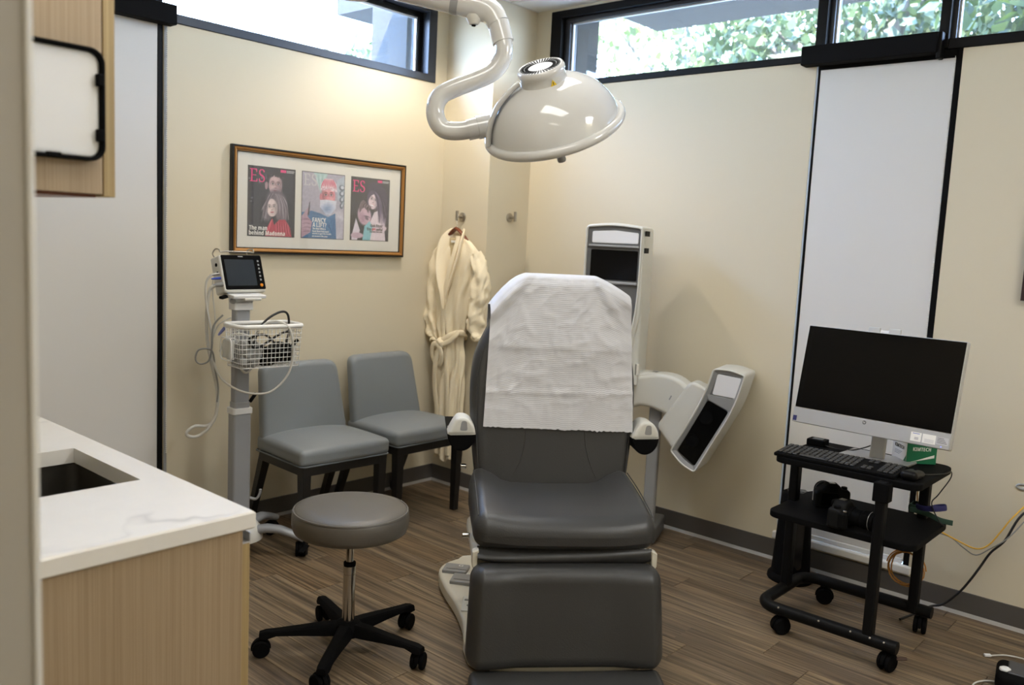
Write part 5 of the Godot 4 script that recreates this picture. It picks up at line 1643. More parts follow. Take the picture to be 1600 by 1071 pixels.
	obj("shell", mb(t).rb(V(0, 0, -0.026), V(0.212, 0.168, 0.072), 0.010, 3), M.devwhite, m)
	obj("bezel", mb(t).prism(rrect(0.202, 0.155, 0.006, 3, Vector2(0.003, 0.005)), 0.0125, 0.008, 0.002, 2), M.blackplastic, m)
	obj("screen", mb(t).prism(rrect(0.148, 0.118, 0.002, 1, Vector2(-0.012, 0.003)), 0.0132, 0.011, 0.0), M.screengrey, m)
	obj("top_badge", mb(t).bx(V(-0.014, 0.0735, 0.0125), V(0.010, 0.0785, 0.0132)), M.devmid, m)
	for k in 6: obj("key", mb(t).bx(V(0.080, 0.052 - 0.017 * k, 0.0125), V(0.088, 0.060 - 0.017 * k, 0.0133)), M.devmid, m)
	obj("orange_key", mb(t * at(V(0.083, -0.054, 0.0125), V(90, 0, 0))).lathe([Vector2(0.0075, 0), Vector2(0.007, 0.003), Vector2(0, 0.0042)], 18), M.orange, m)
	for k in 2: obj("port", mb(t * at(V(-0.1055, 0.045 - 0.036 * k, -0.02), V(0, 0, 90))).lathe([Vector2(0.008 - 0.001 * k, 0), Vector2(0.008 - 0.001 * k, 0.0018), Vector2(0, 0.0018)], 16), M.blackplastic, m)
	var hd: Array = [V(-0.086, 0.083, -0.05), V(-0.086, 0.108, -0.062), V(-0.084, 0.122, -0.04), V(-0.088, 0.112, -0.008), V(-0.088, 0.100, -0.004)]
	var hdl := spline(hd, 4)
	for i in 2: hdl.append(V(-0.06 + 0.12 * i, 0.100, 0.004))
	hdl.append_array(spline([V(0.082, 0.100, -0.004), V(0.084, 0.116, -0.008), V(0.082, 0.122, -0.04), V(0.086, 0.108, -0.062), V(0.086, 0.083, -0.05)], 4))
	obj("wire_handle", mb(t).tube(hdl, 0.0032, 8), M.nickel, m)
	# leads plugged into the side
	lead("sensor_lead", "thick pale grey lead plugged low into the patient monitor's left side", [V(1.958, 1.232, -3.404), V(1.935, 1.228, -3.42), V(1.916, 1.20, -3.44), V(1.915, 1.10, -3.46), V(1.925, 0.98, -3.47), V(1.945, 0.86, -3.46), V(1.962, 0.76, -3.45), V(1.962, 0.68, -3.45), V(1.945, 0.625, -3.45), V(1.915, 0.605, -3.46), V(1.87, 0.608, -3.47), V(1.838, 0.585, -3.48), V(1.845, 0.565, -3.48), V(1.885, 0.562, -3.47), V(1.925, 0.60, -3.45), V(1.955, 0.66, -3.44)], 0.0042, M.cable_white, V(1.958, 1.232, -3.404), M.devmid, 0.010)
	lead("sensor_lead", "thin white lead looping over the left side of the white wire basket", [V(1.955, 1.276, -3.43), V(1.925, 1.27, -3.44), V(1.905, 1.23, -3.45), V(1.91, 1.13, -3.45), V(1.925, 1.03, -3.44), V(1.925, 0.93, -3.43), V(1.94, 0.84, -3.40), V(1.975, 0.79, -3.35), V(2.03, 0.765, -3.29), V(2.10, 0.775, -3.24), V(2.16, 0.85, -3.205), V(2.175, 0.95, -3.19), V(2.155, 1.05, -3.19), V(2.11, 1.085, -3.21), V(2.06, 1.075, -3.23), V(2.02, 1.02, -3.25), V(1.985, 0.93, -3.28), V(1.975, 0.89, -3.29), V(2.0, 0.86, -3.28), V(2.03, 0.89, -3.27), V(2.04, 0.955, -3.26), V(2.02, 1.01, -3.27), V(1.98, 1.025, -3.32), V(1.945, 0.99, -3.36), V(1.935, 0.945, -3.38)], 0.0028, M.cable_white, V(1.955, 1.276, -3.43), M.nickel, 0.006)
	lead("sensor_lead", "white lead with blue plug in the patient monitor's left side", [V(1.957, 1.258, -3.418), V(1.94, 1.256, -3.425), V(1.928, 1.24, -3.435), V(1.935, 1.16, -3.44), V(1.945, 1.06, -3.44), V(1.935, 1.0, -3.44), V(1.95, 1.055, -3.42), V(1.985, 1.09, -3.38)], 0.0016, M.cable_white, V(1.957, 1.258, -3.418), M.blue, 0.006)
	lead("sensor_lead", "thin grey lead coiled in the air left of the basket", [V(1.958, 1.10, -3.40), V(1.925, 1.05, -3.42), V(1.918, 0.96, -3.42), V(1.91, 0.90, -3.43), V(1.882, 0.885, -3.45), V(1.865, 0.905, -3.46), V(1.872, 0.945, -3.45), V(1.905, 0.952, -3.43), V(1.925, 0.93, -3.42), V(1.935, 0.86, -3.42), V(1.95, 0.78, -3.42), V(1.945, 0.715, -3.42)], 0.0022, M.cable_grey, V(1.965, 1.042, -3.40), M.paleblue, 0.007)

func upright(w: float, d: float, r: float, y0: float, y1: float) -> MB:
	return mb(at(V(0, 0, 0), V(-90, 0, 0))).prism(rrect(w, d, r, 4), y1, y0, 0.002, 1)

func lead(called: String, label: String, pts: Array, r: float, m: Material, plug: Vector3, pm: Material, pr: float) -> void:
	var c := thing(called, label, "cable", pts[0], 0.0)
	var l: Array = []
	for p in pts: l.append(p - pts[0])
	obj("lead", mb().tube(spline(l, 6), r * 1.75, 8), m, c)
	var d: Vector3 = (pts[1] - pts[0]).normalized()
	var pp: Vector3 = plug - pts[0]
	obj("plug", mb().tube([pp - d * 0.004, pp + d * 0.004, pp + d * 0.026, pp + d * 0.04], [pr, pr, pr * 0.85, pr * 0.45], 12), pm, c)

# ---------------------------------------------------------------- skin imaging tower
func build_imaging() -> void:
	var o := V(3.51, 0, -2.437)
	var s := thing("imaging_tower", "tall white imaging device with a tower head and a tilted second head on an arm", "medical device", o, -69.2)
	obj("base", mb().rb(V(0.01, 0.044, -0.165), V(0.52, 0.088, 0.26), 0.014, 3), M.devgrey, s)
	obj("pole", upright2(0.06, 0.05, 0.010, 0.086, 0.86, V(0.212, 0, -0.144)), M.devmid, s)
	# tower head
	var out := rpoly([Vector2(-0.171, 0.79), Vector2(0.09, 0.79), Vector2(0.094, 0.99), Vector2(0.122, 1.13), Vector2(0.126, 1.31), Vector2(0.117, 1.578), Vector2(-0.03, 1.594), Vector2(-0.170, 1.578)], [0.01, 0.02, 0.1, 0.1, 0.1, 0.022, 0.2, 0.022], 5)
	var body := rpoly([Vector2(-0.171, 0.79), Vector2(0.124, 0.79), Vector2(0.126, 1.31), Vector2(0.119, 1.578), Vector2(-0.03, 1.594), Vector2(-0.170, 1.578)], [0.01, 0.01, 0.1, 0.022, 0.2, 0.022], 5)
	obj("tower_shell", mb().prism(body, -0.035, -0.27, 0.03, 4), M.devwhite, s)
	obj("tower_front", mb().prism(out, -0.014, -0.06, 0.006, 2), M.devwhite, s)
	var gin := rpoly([Vector2(-0.160, 1.02), Vector2(0.074, 1.02), Vector2(0.100, 1.14), Vector2(0.108, 1.31), Vector2(0.107, 1.565), Vector2(-0.03, 1.578), Vector2(-0.159, 1.565)], [0.01, 0.01, 0.1, 0.1, 0.012, 0.2, 0.012], 5)
	obj("front_rim", ring(grow(gin, 0.009), gin, -0.02, 0.0, 0.003), M.devwhite, s)
	var gp := obj("front_recess", mb().prism(gin, -0.0125, -0.03, 0.0), M.devgrey, s)
	obj("light_panel", mb().prism(rpoly([Vector2(-0.136, 1.49), Vector2(0.096, 1.492), Vector2(0.096, 1.545), Vector2(-0.02, 1.554), Vector2(-0.136, 1.547)], 0.008, 3), -0.009, -0.02, 0.002, 1), mat(c8(238, 238, 240), 0.4), s)
	obj("camera_window", mb().prism(rpoly([Vector2(-0.138, 1.312), Vector2(0.098, 1.312), Vector2(0.098, 1.458), Vector2(-0.138, 1.458)], 0.008, 3), -0.0095, -0.02, 0.001, 1), M.screen, s)
	obj("ledge", mb().rb(V(-0.024, 1.477, -0.006), V(0.252, 0.011, 0.018), 0.004, 2), M.devmid, s)
	obj("ledge", mb().rb(V(-0.024, 1.298, -0.006), V(0.252, 0.014, 0.018), 0.005, 2), M.devmid, s)
	for k in 2: obj("status_display", mb().rb(V(0.1235 - 0.0 * k, [1.545, 1.462][k], [-0.085, -0.082][k]), V(0.004, 0.026, 0.09), 0.001, 1), M.blackmatte, s)
	# curved arm and the second head, both turned slightly more to the wall
	var x2 := Transform3D(Basis(Vector3.UP, deg_to_rad(-77.0 + 69.2)), Basis(Vector3.UP, deg_to_rad(69.2)) * (V(3.677, 0.682, -1.96) - o))
	var arm := spl2([Vector2(-0.44, 0.13), Vector2(-0.375, 0.162), Vector2(-0.30, 0.180), Vector2(-0.22, 0.178), Vector2(-0.155, 0.150), Vector2(-0.11, 0.10), Vector2(-0.13, 0.03), Vector2(-0.19, -0.022), Vector2(-0.257, -0.012), Vector2(-0.316, 0.004), Vector2(-0.375, 0.006), Vector2(-0.44, -0.01)], 3)
	obj("arm", mb(x2).prism(arm, -0.035, -0.15, 0.022, 4), M.devwhite, s)
	obj("arm_mark", mb(x2 * at(V(-0.215, 0.07, -0.0345), V(0, 0, -25))).bx(V(-0.003, -0.012, 0), V(0.003, 0.012, 0.001)), M.devmid, s)
	obj("head_carrier", mb(x2).prism(rpoly([Vector2(-0.118, 0.168), Vector2(-0.04, 0.140), Vector2(0.02, 0.08), Vector2(-0.16, -0.215), Vector2(-0.276, -0.078)], [0.03, 0.02, 0.02, 0.02, 0.03], 5), -0.025, -0.13, 0.014, 3), M.devwhite, s)
	var h2 := [Vector2(-0.004, 0.244), Vector2(0.075, 0.249), Vector2(0.153, 0.228), Vector2(0.112, 0.061), Vector2(-0.056, -0.274), Vector2(-0.125, -0.245), Vector2(-0.187, -0.183), Vector2(-0.095, -0.012), Vector2(-0.034, 0.129)]
	var ho := rpoly(h2, [0.018, 0.1, 0.018, 0.08, 0.018, 0.08, 0.016, 0.1, 0.06], 5)
	var hi := grow(ho, -0.008)
	obj("head_shell", mb(x2).prism(ho, -0.006, -0.205, 0.010, 3), M.devwhite, s)
	obj("head_rim", mb_x(ring(ho, hi, -0.02, 0.012, 0.003), x2), M.devwhite, s)
	obj("head_recess", mb(x2).prism(hi, -0.004, -0.02, 0.0), M.devgrey, s)
	obj("head_slope", bowl(hi, grow(ho, -0.026), 0.006, -0.0035, x2), M.devmid, s)
	obj("light_panel", mb(x2).prism(rpoly([Vector2(0.018, 0.219), Vector2(0.131, 0.209), Vector2(0.116, 0.112), Vector2(0.000, 0.119)], 0.008, 3), 0.0015, -0.01, 0.001, 1), mat(c8(238, 238, 240), 0.4), s)
	obj("camera_window", mb(x2).prism(rpoly([Vector2(-0.020, 0.088), Vector2(0.085, 0.042), Vector2(-0.059, -0.240), Vector2(-0.150, -0.178)], 0.010, 3), 0.001, -0.01, 0.001, 1), M.screen, s)
	for q in [[-0.081, -0.115], [-0.022, 0.003]]:
		obj("lens", mb(x2 * at(V(q[0], q[1], 0.001), V(90, 0, 0))).lathe([Vector2(0.034, 0), Vector2(0.034, 0.003), Vector2(0.026, 0.0035), Vector2(0.024, 0.001), Vector2(0, 0.002)], 24), M.blackplastic, s)
	obj("head_ledge", mb(x2).prism(rpoly([Vector2(-0.026, 0.117), Vector2(0.118, 0.107), Vector2(0.094, 0.044), Vector2(-0.016, 0.090)], 0.004, 2), 0.004, -0.006, 0.002, 1), M.devmid, s)
	# tower neck onto the pole
	obj("neck", mb().rb(V(0.06, 0.815, -0.15), V(0.34, 0.09, 0.12), 0.03, 3), M.devwhite, s)

func upright2(w: float, d: float, r: float, y0: float, y1: float, p: Vector3) -> MB:
	return mb(at(p, V(-90, 0, 0))).prism(rrect(w, d, r, 4), y1, y0, 0.002, 1)

func grow(p: Array, d: float) -> Array:
	var o: Array = []
	var n := p.size()
	var q := PackedVector2Array(p)
	var sg := -1.0 if Geometry2D.is_polygon_clockwise(q) else 1.0
	for i in n:
		var e0: Vector2 = (p[i] - p[(i - 1 + n) % n]).normalized()
		var e1: Vector2 = (p[(i + 1) % n] - p[i]).normalized()
		var n0 := Vector2(e0.y, -e0.x)
		var mm := (n0 + Vector2(e1.y, -e1.x)).normalized()
		o.append(p[i] + mm / max(0.6, mm.dot(n0)) * d * sg)
	return o

func mb_x(m: MB, x: Transform3D) -> MB:
	for i in m.vs.size():
		m.vs[i] = x * m.vs[i]
		m.ns[i] = x.basis * m.ns[i]
	return m

# sloping band between two outlines
func bowl(a: Array, b: Array, z0: float, z1: float, x := IDN) -> MB:
	var m := mb(x)
	var cw := Geometry2D.is_polygon_clockwise(PackedVector2Array(a))
	var n := a.size()
	var t := PackedVector3Array()
	for k in n:
		var l := (k + 1) % n
		var q := [V(a[k].x, a[k].y, z0), V(a[l].x, a[l].y, z0), V(b[l].x, b[l].y, z1), V(b[k].x, b[k].y, z1)]
		if cw: t.append_array([q[0], q[2], q[1], q[0], q[3], q[2]])
		else: t.append_array([q[0], q[1], q[2], q[0], q[2], q[3]])
	m.smooth(t, 40.0)
	return m

# ---------------------------------------------------------------- overhead lamp
func build_lamp() -> void:
	var mount := V(1.62, CEIL, -2.28)
	var s := thing("exam_lamp", "glossy white dome examination lamp on a curved tube arm from the ceiling", "lamp", mount)
	var w := IDN.translated(-mount)
	var ax := (V(0.66508, 0.04876, 0.74518) * -0.241 + V(0.05519, 0.99193, -0.11417) * 0.794 + V(-0.74473, 0.11706, 0.65702) * 0.559).normalized()
	var bk := V(-0.7447, 0.1171, 0.6570)
	var zz := (bk - ax * bk.dot(ax)).normalized()
	var xx := ax.cross(zz)
	var L := w * Transform3D(Basis(xx, ax, zz), V(2.0566, 1.8247, -1.6875))
	obj("dome", mb(L).lathe([Vector2(0.200, 0.006), Vector2(0.1985, 0.019), Vector2(0.192, 0.041), Vector2(0.180, 0.066), Vector2(0.163, 0.091), Vector2(0.141, 0.113), Vector2(0.115, 0.130), Vector2(0.090, 0.141), Vector2(0.070, 0.146)], 72, 60.0), M.lampwhite, s)
	var rim: Array = []
	for i in 15:
		var a := -PI * 0.62 + PI * 1.3 * i / 14.0
		rim.append(Vector2(0.2035 + 0.0135 * cos(a), 0.004 + 0.015 * sin(a)))
	obj("rim", mb(L).lathe(rim, 72, 60.0), M.lampwhite, s)
	obj("underside", mb(L).lathe([Vector2(0, -0.004), Vector2(0.20, -0.0105), Vector2(0.2015, -0.0108)], 48, 60.0), M.devgrey, s)
	obj("sterile_handle", mb(L).lathe([Vector2(0, -0.112), Vector2(0.012, -0.112), Vector2(0.0135, -0.108), Vector2(0.0125, -0.004)], 20, 50.0), M.devmid, s)
	obj("top_cap", mb(L).lathe([Vector2(0.071, 0.140), Vector2(0.067, 0.166), Vector2(0.068, 0.168), Vector2(0.070, 0.172), Vector2(0.0705, 0.180), Vector2(0.068, 0.187), Vector2(0.064, 0.190), Vector2(0.062, 0.189)], 56, 50.0), M.lampwhite, s)
	obj("vent_disc", mb(L).lathe([Vector2(0.0622, 0.189), Vector2(0.058, 0.1895), Vector2(0.036, 0.1875), Vector2(0, 0.1865)], 56, 50.0), M.devmid, s)
	for r in range(1, 3):
		var vt := mb(L)
		for k in 40:
			var a := TAU * k / 40.0
			vt.x = L * Transform3D(Basis(Vector3.UP, a), Vector3.ZERO)
			vt.bx(V(0.024 + 0.0125 * r, 0.186, -0.0015), V(0.035 + 0.0125 * r, 0.1885 + 0.0010 * r, 0.0015))
		obj("vent_ring", vt, M.blackplastic, s)
	# warning triangle on the cap, towards the doorway
	var tx := L * Transform3D(Basis(Vector3.UP, deg_to_rad(14.0)), Vector3.ZERO) * at(V(0, 0.153, 0.0702))
	obj("warning_sticker", mb(tx).prism([Vector2(-0.011, -0.009), Vector2(0.011, -0.009), Vector2(0, 0.010)], 0.0006, 0.0, 0.0), M.yellow, s)
	obj("warning_mark", mb(tx).bx(V(-0.001, -0.003, 0.0006), V(0.001, 0.004, 0.0012)).bx(V(-0.001, -0.006, 0.0006), V(0.001, -0.0045, 0.0012)), M.textblack, s)
	# yoke strip from the cap down the dome to the joint
	var yk: Array = []
	for q in [[0.071, 0.160], [0.088, 0.154], [0.118, 0.139], [0.146, 0.120], [0.169, 0.096], [0.187, 0.068], [0.198, 0.042], [0.206, 0.018]]: yk.append(L * V(-q[0] * 0.985 - 0.004, q[1] + 0.002, q[0] * 0.17))
	var rr: Array = []
	for k in yk.size(): rr.append(0.018 + 0.0012 * k)
	obj("yoke", mb().tube(spline(yk, 3), 0.020, 12, false, 0.42), M.lampwhite, s)
	var P := func(a: Array) -> Array:
		var l: Array = []
		for q in a: l.append(w * V(q[0], q[1], q[2]))
		return l
	obj("joint_sleeve", mb().tube(P.call([[1.944, 1.826, -1.830], [1.905, 1.812, -1.862]]), 0.0345, 24), M.lampwhite, s)
	obj("tube_collar", mb().tube(P.call([[1.910, 1.8135, -1.858], [1.884, 1.804, -1.882]]), 0.0315, 24), M.lampwhite, s)
	obj("tube_arm", mb().tube(spline(P.call([[1.896, 1.808, -1.872], [1.862, 1.799, -1.905], [1.836, 1.803, -1.935], [1.822, 1.832, -1.955], [1.822, 1.872, -1.960], [1.838, 1.906, -1.950], [1.868, 1.930, -1.920], [1.908, 1.954, -1.880], [1.942, 1.980, -1.846], [1.962, 2.016, -1.828], [1.966, 2.055, -1.826], [1.965, 2.085, -1.833]]), 5), 0.0275, 24), M.lampwhite, s)
	obj("elbow_collar", mb().tube(P.call([[1.968, 2.070, -1.830], [1.961, 2.128, -1.848]]), 0.0325, 24), M.lampwhite, s)
	obj("upper_arm", mb().tube(spline(P.call([[1.961, 2.125, -1.848], [1.952, 2.155, -1.866], [1.930, 2.172, -1.892], [1.895, 2.182, -1.932], [1.850, 2.194, -1.982], [1.78, 2.214, -2.06], [1.70, 2.24, -2.16]]), 5), [0.0335, 0.0335, 0.034, 0.035, 0.036, 0.037, 0.037, 0.038] + fill(23, 0.039), 24), M.lampwhite, s)
	obj("arm_band", mb().tube(P.call([[1.886, 2.1845, -1.942], [1.871, 2.1885, -1.959]]), 0.0405, 24), M.devmid, s)
	for k in 3: obj("arm_mark", mb(w * at(V(1.905 + 0.004 * k, 2.176 - 0.0008 * k, -1.889 + 0.003 * k), V(0, -40, -15))).bx(V(-0.0006, -0.004, 0), V(0.0006, 0.006, 0.001)), M.devgrey, s)
	obj("sensor_pod", mb(w * at(V(1.914, 2.141, -1.905), V(180, 0, 0))).lathe([Vector2(0.024, -0.006), Vector2(0.023, 0.006), Vector2(0.014, 0.020), Vector2(0, 0.022)], 20), M.devwhite, s)
	obj("sensor_eye", mb(w * at(V(1.914, 2.119, -1.905), V(180, 0, 0))).lathe([Vector2(0.007, 0), Vector2(0.006, 0.004), Vector2(0, 0.005)], 14), M.blackplastic, s)
	obj("hub_joint", mb(w * at(V(1.68, 2.245, -2.19))).lathe(cyl(0.055, -0.06, 0.06, 0.008), 28), M.lampwhite, s)
	obj("drop_tube", mb().tube(P.call([[1.68, 2.28, -2.19], [1.68, 2.76, -2.19]]), 0.04, 24), M.lampwhite, s)
	obj("ceiling_plate", mb(w * at(V(1.68, CEIL - 0.05, -2.19))).lathe([Vector2(0, 0), Vector2(0.10, 0), Vector2(0.11, 0.01), Vector2(0.11, 0.044), Vector2(0, 0.044)], 36), M.lampwhite, s)

func fill(n: int, v: float) -> Array:
	var a: Array = []
	for i in n: a.append(v)
	return a

# ---------------------------------------------------------------- cart and what stands on it
func build_cart() -> void:
	var o := V(3.38, 0, -1.14)
	var yaw := -90.0
	var c := thing("cart", "black two-shelf rolling computer cart with tubular U-shaped base by the right wall", "cart", o, yaw)
	var lay := at(V(0, 0, 0), V(-90, 0, 0))
	obj("top_shelf", mb(lay).prism(rrect(0.545, 0.43, 0.045, 6, Vector2(0.0, 0.012)), 0.695, 0.670, 0.004, 2), M.blackplastic, c)
	obj("lower_shelf", mb(lay).prism(rrect(0.555, 0.44, 0.05, 6, Vector2(0.0, 0.008)), 0.475, 0.450, 0.004, 2), M.blackplastic, c)
	for q in [[0.155, 0.214], [-0.266, -0.02], [0.185, -0.205]]:
		obj("post", upright2(0.036, 0.046, 0.008, 0.085, 0.672 if q[1] < 0.1 else 0.688, V(q[0], 0, q[1])), M.blackmetal, c)
	obj("post_bracket", upright2(0.056, 0.052, 0.006, 0.615, 0.684, V(0.155, 0, 0.214)), M.blackplastic, c)
	# base: one bent tube, open at the right
	var u: Array = [V(0.262, 0.098, 0.222), V(0.0, 0.098, 0.222), V(-0.19, 0.098, 0.222)]
	for i in 9:
		var a := PI * 0.5 + PI * 0.5 * i / 8.0
		u.append(V(-0.194 + 0.075 * cos(a), 0.098, 0.147 + 0.075 * sin(a)))
	for i in 9:
		var a := PI + PI * 0.5 * i / 8.0
		u.append(V(-0.194 + 0.075 * cos(a), 0.098, -0.135 + 0.075 * sin(a)))
	u.append_array([V(0.0, 0.098, -0.21), V(0.255, 0.098, -0.21)])
	var b := obj("base_tube", mb().tube(u, 0.0235, 16), M.blackmetal, c)
	for k in 5: obj("screw", mb(at(V([-0.18, -0.02, 0.10, 0.17, 0.22][k], 0.112, 0.2415), V(55, 0, 0))).lathe([Vector2(0.004, 0), Vector2(0.003, 0.002), Vector2(0, 0.0022)], 10), M.nickel, b)
	for q in [[-0.185, 0.222, 50], [0.225, 0.222, 75], [-0.185, -0.21, 20], [0.215, -0.21, 100]]:
		caster(b, at(V(q[0], 0, q[1]), V(0, q[2], 0)), 0.034, 0.08)
	obj("brake_tab", mb(at(V(0.262, 0.06, 0.222), V(0, 20, 12))).rb(V(0.018, 0, 0), V(0.035, 0.007, 0.018), 0.003, 2), mat(c8(78, 58, 50), 0.5), b)
	# all-in-one computer
	var m := thing("computer", "silver all-in-one desktop computer with black screen on the cart's top shelf", "computer", V(3.40, 0.695, -1.11), -92.7)
	obj("base_plate", mb(lay).prism(rrect(0.26, 0.235, 0.008, 3, Vector2(-0.005, 0.035)), 0.008, 0.0002, 0.002, 2), M.silver, m)
	obj("neck", mb(at(V(-0.003, 0.0, -0.055), V(-6, 0, 0))).rb(V(0, 0.13, 0), V(0.058, 0.25, 0.016), 0.006, 2), M.silver, m)
	var t := at(V(0, 0.312, 0.046), V(-11.7, 0, 0))
	obj("housing", mb(t).rb(V(0, 0, -0.019), V(0.597, 0.396, 0.034), 0.006, 2), M.silver, m)
	obj("screen", mb(t).bx(V(-0.2945, -0.136, -0.0025), V(0.2945, 0.1945, 0.0005)), M.screen, m)
	obj("chin", mb(t).rb(V(0, -0.168, 0.0), V(0.595, 0.058, 0.006), 0.002, 1), mat(c8(178, 178, 178), 0.45, 0.25), m)
	var ct := Transform3D(t.basis, t * V(0, -0.166, 0.0032))
	obj("round_badge", mb(t * at(V(-0.012, -0.152, 0.003), V(90, 0, 0))).lathe([Vector2(0.0075, 0), Vector2(0.007, 0.0008), Vector2(0, 0.001)], 18), M.devgrey, m)
	text("hp", M.sans, 0.007, 0.008, M.textwhite, m, t * at(V(-0.0155, -0.1560, 0.0038)), 0.0004)
	obj("blue_sticker", mb(t).bx(V(-0.2945, -0.192, 0.003), V(-0.2795, -0.172, 0.0034)), M.navy, m)
	var st := obj("white_sticker", mb(t).bx(V(0.162, -0.186, 0.003), V(0.199, -0.153, 0.0036)), M.textwhite, m)
	obj("sticker_line", mb(t).bx(V(0.168, -0.1585, 0.0036), V(0.193, -0.1565, 0.0039)), M.blue, st)
	obj("sticker_line", mb(t).bx(V(0.176, -0.180, 0.0036), V(0.190, -0.170, 0.0039)), M.textgrey, st)
	st = obj("white_sticker", mb(t).bx(V(0.203, -0.186, 0.003), V(0.249, -0.153, 0.0036)), M.textwhite, m)
	for k in 3: obj("sticker_line", mb(t).bx(V(0.211, -0.182 + 0.0045 * k, 0.0036), V(0.243, -0.180 + 0.0045 * k, 0.0039)), M.textgrey, st)
	obj("clear_sticker", mb(t).bx(V(0.251, -0.182, 0.003), V(0.292, -0.155, 0.0033)), mat(c8(196, 196, 198), 0.4), m)
	for k in 4: obj("print_line", mb(t).bx(V(0.254, -0.177 + 0.0055 * k, 0.0033), V(0.288 - 0.004 * k, -0.175 + 0.0055 * k, 0.0036)), M.devgrey, m)
	obj("power_light", mb(t).bx(V(0.268, -0.1905, 0.003), V(0.272, -0.187, 0.0036)), mat(c8(170, 180, 255), 0.4, 0.0, {"emission_enabled": true, "emission": c8(120, 130, 255), "emission_energy_multiplier": 1.0}), m)
	# pop-up camera behind the top edge
	for k in 2: obj("camera_cover", mb(t).rb(V(-0.038 + 0.078 * k - 0.01, 0.207, -0.03), V(0.045, 0.024, 0.012), 0.003, 2), M.silver, m)
	obj("camera_bar", mb(t).rb(V(-0.009, 0.203, -0.034), V(0.04, 0.014, 0.008), 0.002, 1), M.white, m)
	# keyboard
	var kb := thing("keyboard", "black full-size keyboard at the front of the cart's top shelf", "keyboard", V(3.262, 0.695, -1.185), -88.5)
	var kx := at(V(0, 0.012, 0), V(4, 0, 0))
	obj("body", mb(kx).rb(V(0, 0, 0), V(0.455, 0.014, 0.155), 0.004, 2), M.blackplastic, kb)
	var kmat := mat(c8(36, 36, 38), 0.4)
	var key := mb().rb(V(0, 0, 0), V(0.0165, 0.006, 0.0165), 0.003, 1).mesh()
	for r in 6:
		for i in 22:
			if i == 15 or i == 19 and false: continue
			if i == 18 and r < 6: continue
			if i >= 15 and i < 18 and r in [2, 3] : if r == 2 or (r == 3): continue
			if r == 5 and i > 3 and i < 9: continue
			var k := obj("key", key, kmat, kb)
			k.transform = kx * at(V(-0.211 + 0.0199 * i, 0.0095, -0.058 + 0.0225 * r))
	obj("space_bar", mb(kx).rb(V(-0.085, 0.0095, 0.0545), V(0.098, 0.006, 0.0165), 0.003, 1), kmat, kb)
	# mouse
	var ms := thing("mouse", "black computer mouse to the right of the keyboard", "mouse", V(3.262, 0.695, -0.918), -92.0)
	obj("shell", mb().rb(V(0, 0.018, 0), V(0.064, 0.036, 0.106), 0.0175, 5, func(p: Vector3) -> Vector3: return V(p.x * (1.0 - 0.12 * pow(p.z / 0.053, 2.0)), p.y * (1.0 - 0.28 * smoothstep(0.0, 0.055, -p.z)), p.z)), mat(c8(16, 16, 17), 0.4, 0.0, {"metallic_specular": 0.3}), ms)
	obj("wheel", mb(at(V(0, 0.030, -0.026), V(0, 0, 90))).lathe(cyl(0.009, -0.003, 0.003, 0.001), 16), M.rubber, ms)
	obj("cable", mb().tube(spline([V(0.0, 0.010, -0.052), V(0.03, 0.006, -0.10), V(0.06, 0.004, -0.18), V(0.062, 0.002, -0.232), V(0.056, -0.03, -0.248), V(0.02, -0.10, -0.252), V(0.0, -0.14, -0.25), V(0.03, -0.2, -0.255), V(0.05, -0.217, -0.262)], 5), 0.0022, 6), M.cable_black, ms)
	# box of wipes
	var bx := thing("wipes_box", "green and white wipes box standing under the right side of the screen", "box", V(3.572, 0.695, -1.008), -47.0)
	obj("carton", mb().rb(V(0, 0.043, 0), V(0.118, 0.085, 0.118), 0.0015, 1), M.green, bx)
	obj("white_face", mb(at(V(-0.0592, 0.043, 0), V(0, -90, 0))).bx(V(-0.058, -0.0415, 0), V(0.058, 0.0415, 0.0006)), M.textwhite, bx)
	text("KIMTECH", M.bold, 0.075, 0.014, M.textblack, bx, at(V(-0.0599, 0.050, -0.038), V(0, -90, 0)))
	for k in 3: obj("print_line", mb(at(V(-0.0599, 0.037 - 0.006 * k, -0.038), V(0, -90, 0))).bx(V(0, 0, 0), V(0.06 - 0.01 * k, 0.002, 0.0003)), M.devmid, bx)
	obj("green_corner", mb(at(V(-0.0599, 0.003, 0.058), V(0, -90, 0))).prism([Vector2(-0.001, 0), Vector2(-0.024, 0.0), Vector2(-0.001, 0.03)], 0.0004, 0.0, 0.0), M.green, bx)
	text("KIMTECH", M.bold, 0.07, 0.014, M.textwhite, bx, at(V(-0.036, 0.052, 0.0592)))
	obj("white_sweep", mb(at(V(0, 0, 0.0592))).prism([Vector2(-0.05, 0.006), Vector2(0.05, 0.026), Vector2(0.05, 0.038), Vector2(-0.02, 0.014)], 0.0004, 0.0, 0.0), M.textwhite, bx)
	# card reader with its cable
	var rd := thing("card_reader", "small black box with a cable at the left of the computer base", "card reader", V(3.515, 0.695, -1.372), -88.0)
	obj("case", mb().rb(V(0, 0.013, 0), V(0.075, 0.026, 0.06), 0.004, 2), M.blackplastic, rd)
	obj("label_plate", mb().bx(V(-0.02, 0.0258, -0.015), V(0.022, 0.0266, 0.012)), M.devgrey, rd)
	obj("cable", mb().tube(spline([V(0.036, 0.008, 0.02), V(0.09, 0.004, 0.03), V(0.15, 0.01, 0.02), V(0.20, 0.03, -0.005), V(0.235, 0.055, -0.02)], 5), 0.0026, 7), M.cable_black, rd)
	# two cameras on the lower shelf
	camera_body("black digital camera with its back screen towards the doorway, behind the left cart post", V(3.425, 0.475, -1.262), 128.0, 0.078)
	camera_body("black digital camera with a longer lens pointing at the right cart post", V(3.215, 0.475, -1.135), -6.0, 0.10)
